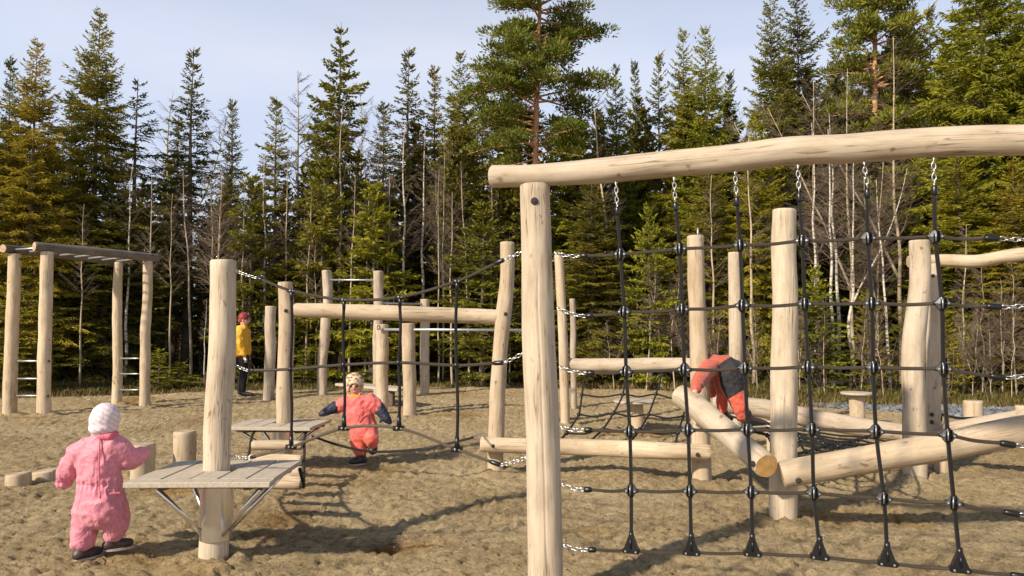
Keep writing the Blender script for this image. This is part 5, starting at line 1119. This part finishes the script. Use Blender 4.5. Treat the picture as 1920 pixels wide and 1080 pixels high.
bt_ = bk.build('distant_trunks', M['bark']); tag(bt_, 'crowded trunks deep inside the dark forest', 'tree trunks', kind='stuff')
# undergrowth, heather, litter, brush, gravel
def tufts(name, n, gen, mat, label, cat, wd):
    lf = Leaves(); rs = np.random.RandomState(5); r_ = random.Random(9)
    for _ in range(n):
        x, y, hgt, nn = gen(r_); z = gz(x, y)
        for k in range(nn):
            b = Vector((x+r_.gauss(0, .07), y+r_.gauss(0, .07), z-.01)); lf.twig(b, b+Vector((r_.gauss(0, .35), r_.gauss(0, .35), 1)).normalized()*hgt*r_.uniform(.5, 1.2), wd, r_.random()*.8)
    V, F, T = lf.data(rs); o = bpy.data.objects.new(name, leafmesh(name, V, F, T, M[mat])); col.objects.link(o); tag(o, label, cat, kind='stuff'); return o
def g_h(r_):
    px = r_.uniform(-100, 2050); x0 = (px-960)/FPX*16; y = float(edge(x0))+.15+r_.random()**1.6*3.2; x = (px-960)/FPX*y
    return x, y, (.17 if px > 1080 else .10)*r_.uniform(.5, 1.3), 9
tufts('heather', 5200, g_h, 'heather', 'green and rusty heather and moss along the forest edge', 'undergrowth', .035)
def g_s(r_):
    px = r_.uniform(-100, 2050); x0 = (px-960)/FPX*16; y = float(edge(x0))+r_.random()**2*2.2-.05; x = (px-960)/FPX*y; return x, y, (.16 if px > 1080 else .10)*r_.uniform(.5, 1.4), 6
tufts('dry_grass', 1500, g_s, 'straw', 'dry straw-coloured grass at the edge of the sand', 'grass', .014)
br = MB(); r_ = random.Random(21)
for _ in range(220):
    px = r_.uniform(1075, 2050) if r_.random() < .82 else r_.uniform(-50, 1075); y = float(edge((px-960)/FPX*15.5))+r_.uniform(.5, 4.2); x = (px-960)/FPX*y; b = Vector((x, y, .02)); h_ = r_.uniform(.5, 1.9)*(1 if px > 1075 else .6); d = Vector((r_.gauss(0, .45), r_.gauss(0, .35), 1)).normalized(); p = [b]
    for k in range(4): d = (d+Vector((r_.gauss(0, .16), r_.gauss(0, .16), 0))).normalized(); p.append(p[-1]+d*h_/4)
    br.tube(p, [.011, .009, .007, .005, .002], 3, cap=False)
    for k in range(5):
        q0 = p[r_.choice((1, 2, 3))]; dd_ = Vector((r_.gauss(0, .8), r_.gauss(0, .8), r_.uniform(.1, .9))).normalized(); e = q0+dd_*h_*r_.uniform(.15, .35); br.tube([q0, e], [.005, .002], 3, cap=False)
o = br.build('brushwood', plain('brown_brushwood', (.15, .112, .072), .85, 0, .6, 1.5)); tag(o, 'tangled brown brushwood at the foot of the forest', 'undergrowth', kind='stuff')
ico = bmesh.new(); bmesh.ops.create_icosphere(ico, subdivisions=1, radius=1); icv = np.array([v.co[:] for v in ico.verts]); icf = np.array([[v.index for v in f.verts] for f in ico.faces]); ico.free()
def stones(name, pts, mat, label, cat):
    rs = np.random.RandomState(len(pts)); V = []; F = []
    for i, (x, y, z, r) in enumerate(pts):
        j = icv*(1+rs.uniform(-.28, .28, (len(icv), 1)))*r*np.array([rs.uniform(.8, 1.5), rs.uniform(.8, 1.5), rs.uniform(.5, .9)]); V.append(j+np.array([x, y, z])); F.append(icf+i*len(icv))
    me = bpy.data.meshes.new(name); quadmesh(me, np.concatenate(V), np.concatenate(F)); me.materials.append(mat); o = bpy.data.objects.new(name, me); col.objects.link(o); tag(o, label, cat, kind='stuff'); return o
r_ = random.Random(4); pts = []
for _ in range(2600):
    px = r_.uniform(1500, 2080); k = (px-1480)/440; y = float(edge((px-960)/FPX*13.5))-.1-r_.random()*(.4+1.2*min(1, k)); x = (px-960)/FPX*y; pts.append((x, y, gz(x, y)+r_.uniform(0, .06), r_.uniform(.022, .062)))
stones('gravel', pts, M['stone'], 'blue-grey crushed stone along the sand at right', 'gravel')
pts = []
xs_ = [(r_.uniform(-5, 5), 2.9+r_.random()**1.6*10) for _ in range(2600)]
zs_ = gh(np.array([a for a, _ in xs_]), np.array([b for _, b in xs_]))
for (x, y), z in zip(xs_, zs_): pts.append((x, y, float(z)+.001, r_.uniform(.0025, .0085)))
stones('sand_pebbles', pts, M['pebble'], 'small loose pebbles scattered on the sand', 'pebbles')
lf = Leaves()
for _ in range(220):
    x, y = r_.uniform(-7, 7), 3+r_.random()**1.3*13; z = gz(x, y)+.008; a = r_.uniform(0, 6.28); l = r_.uniform(.015, .05); lf.twig((x, y, z), (x+math.cos(a)*l, y+math.sin(a)*l, z+.006), r_.uniform(.006, .02), .3)
V, F, T = lf.data(np.random.RandomState(1)); me = leafmesh('dry_leaves', V, F, T, M['litter']); o = bpy.data.objects.new('dry_leaves', me); col.objects.link(o); tag(o, 'scattered dry leaves and twig bits on the sand', 'leaf litter', kind='stuff')
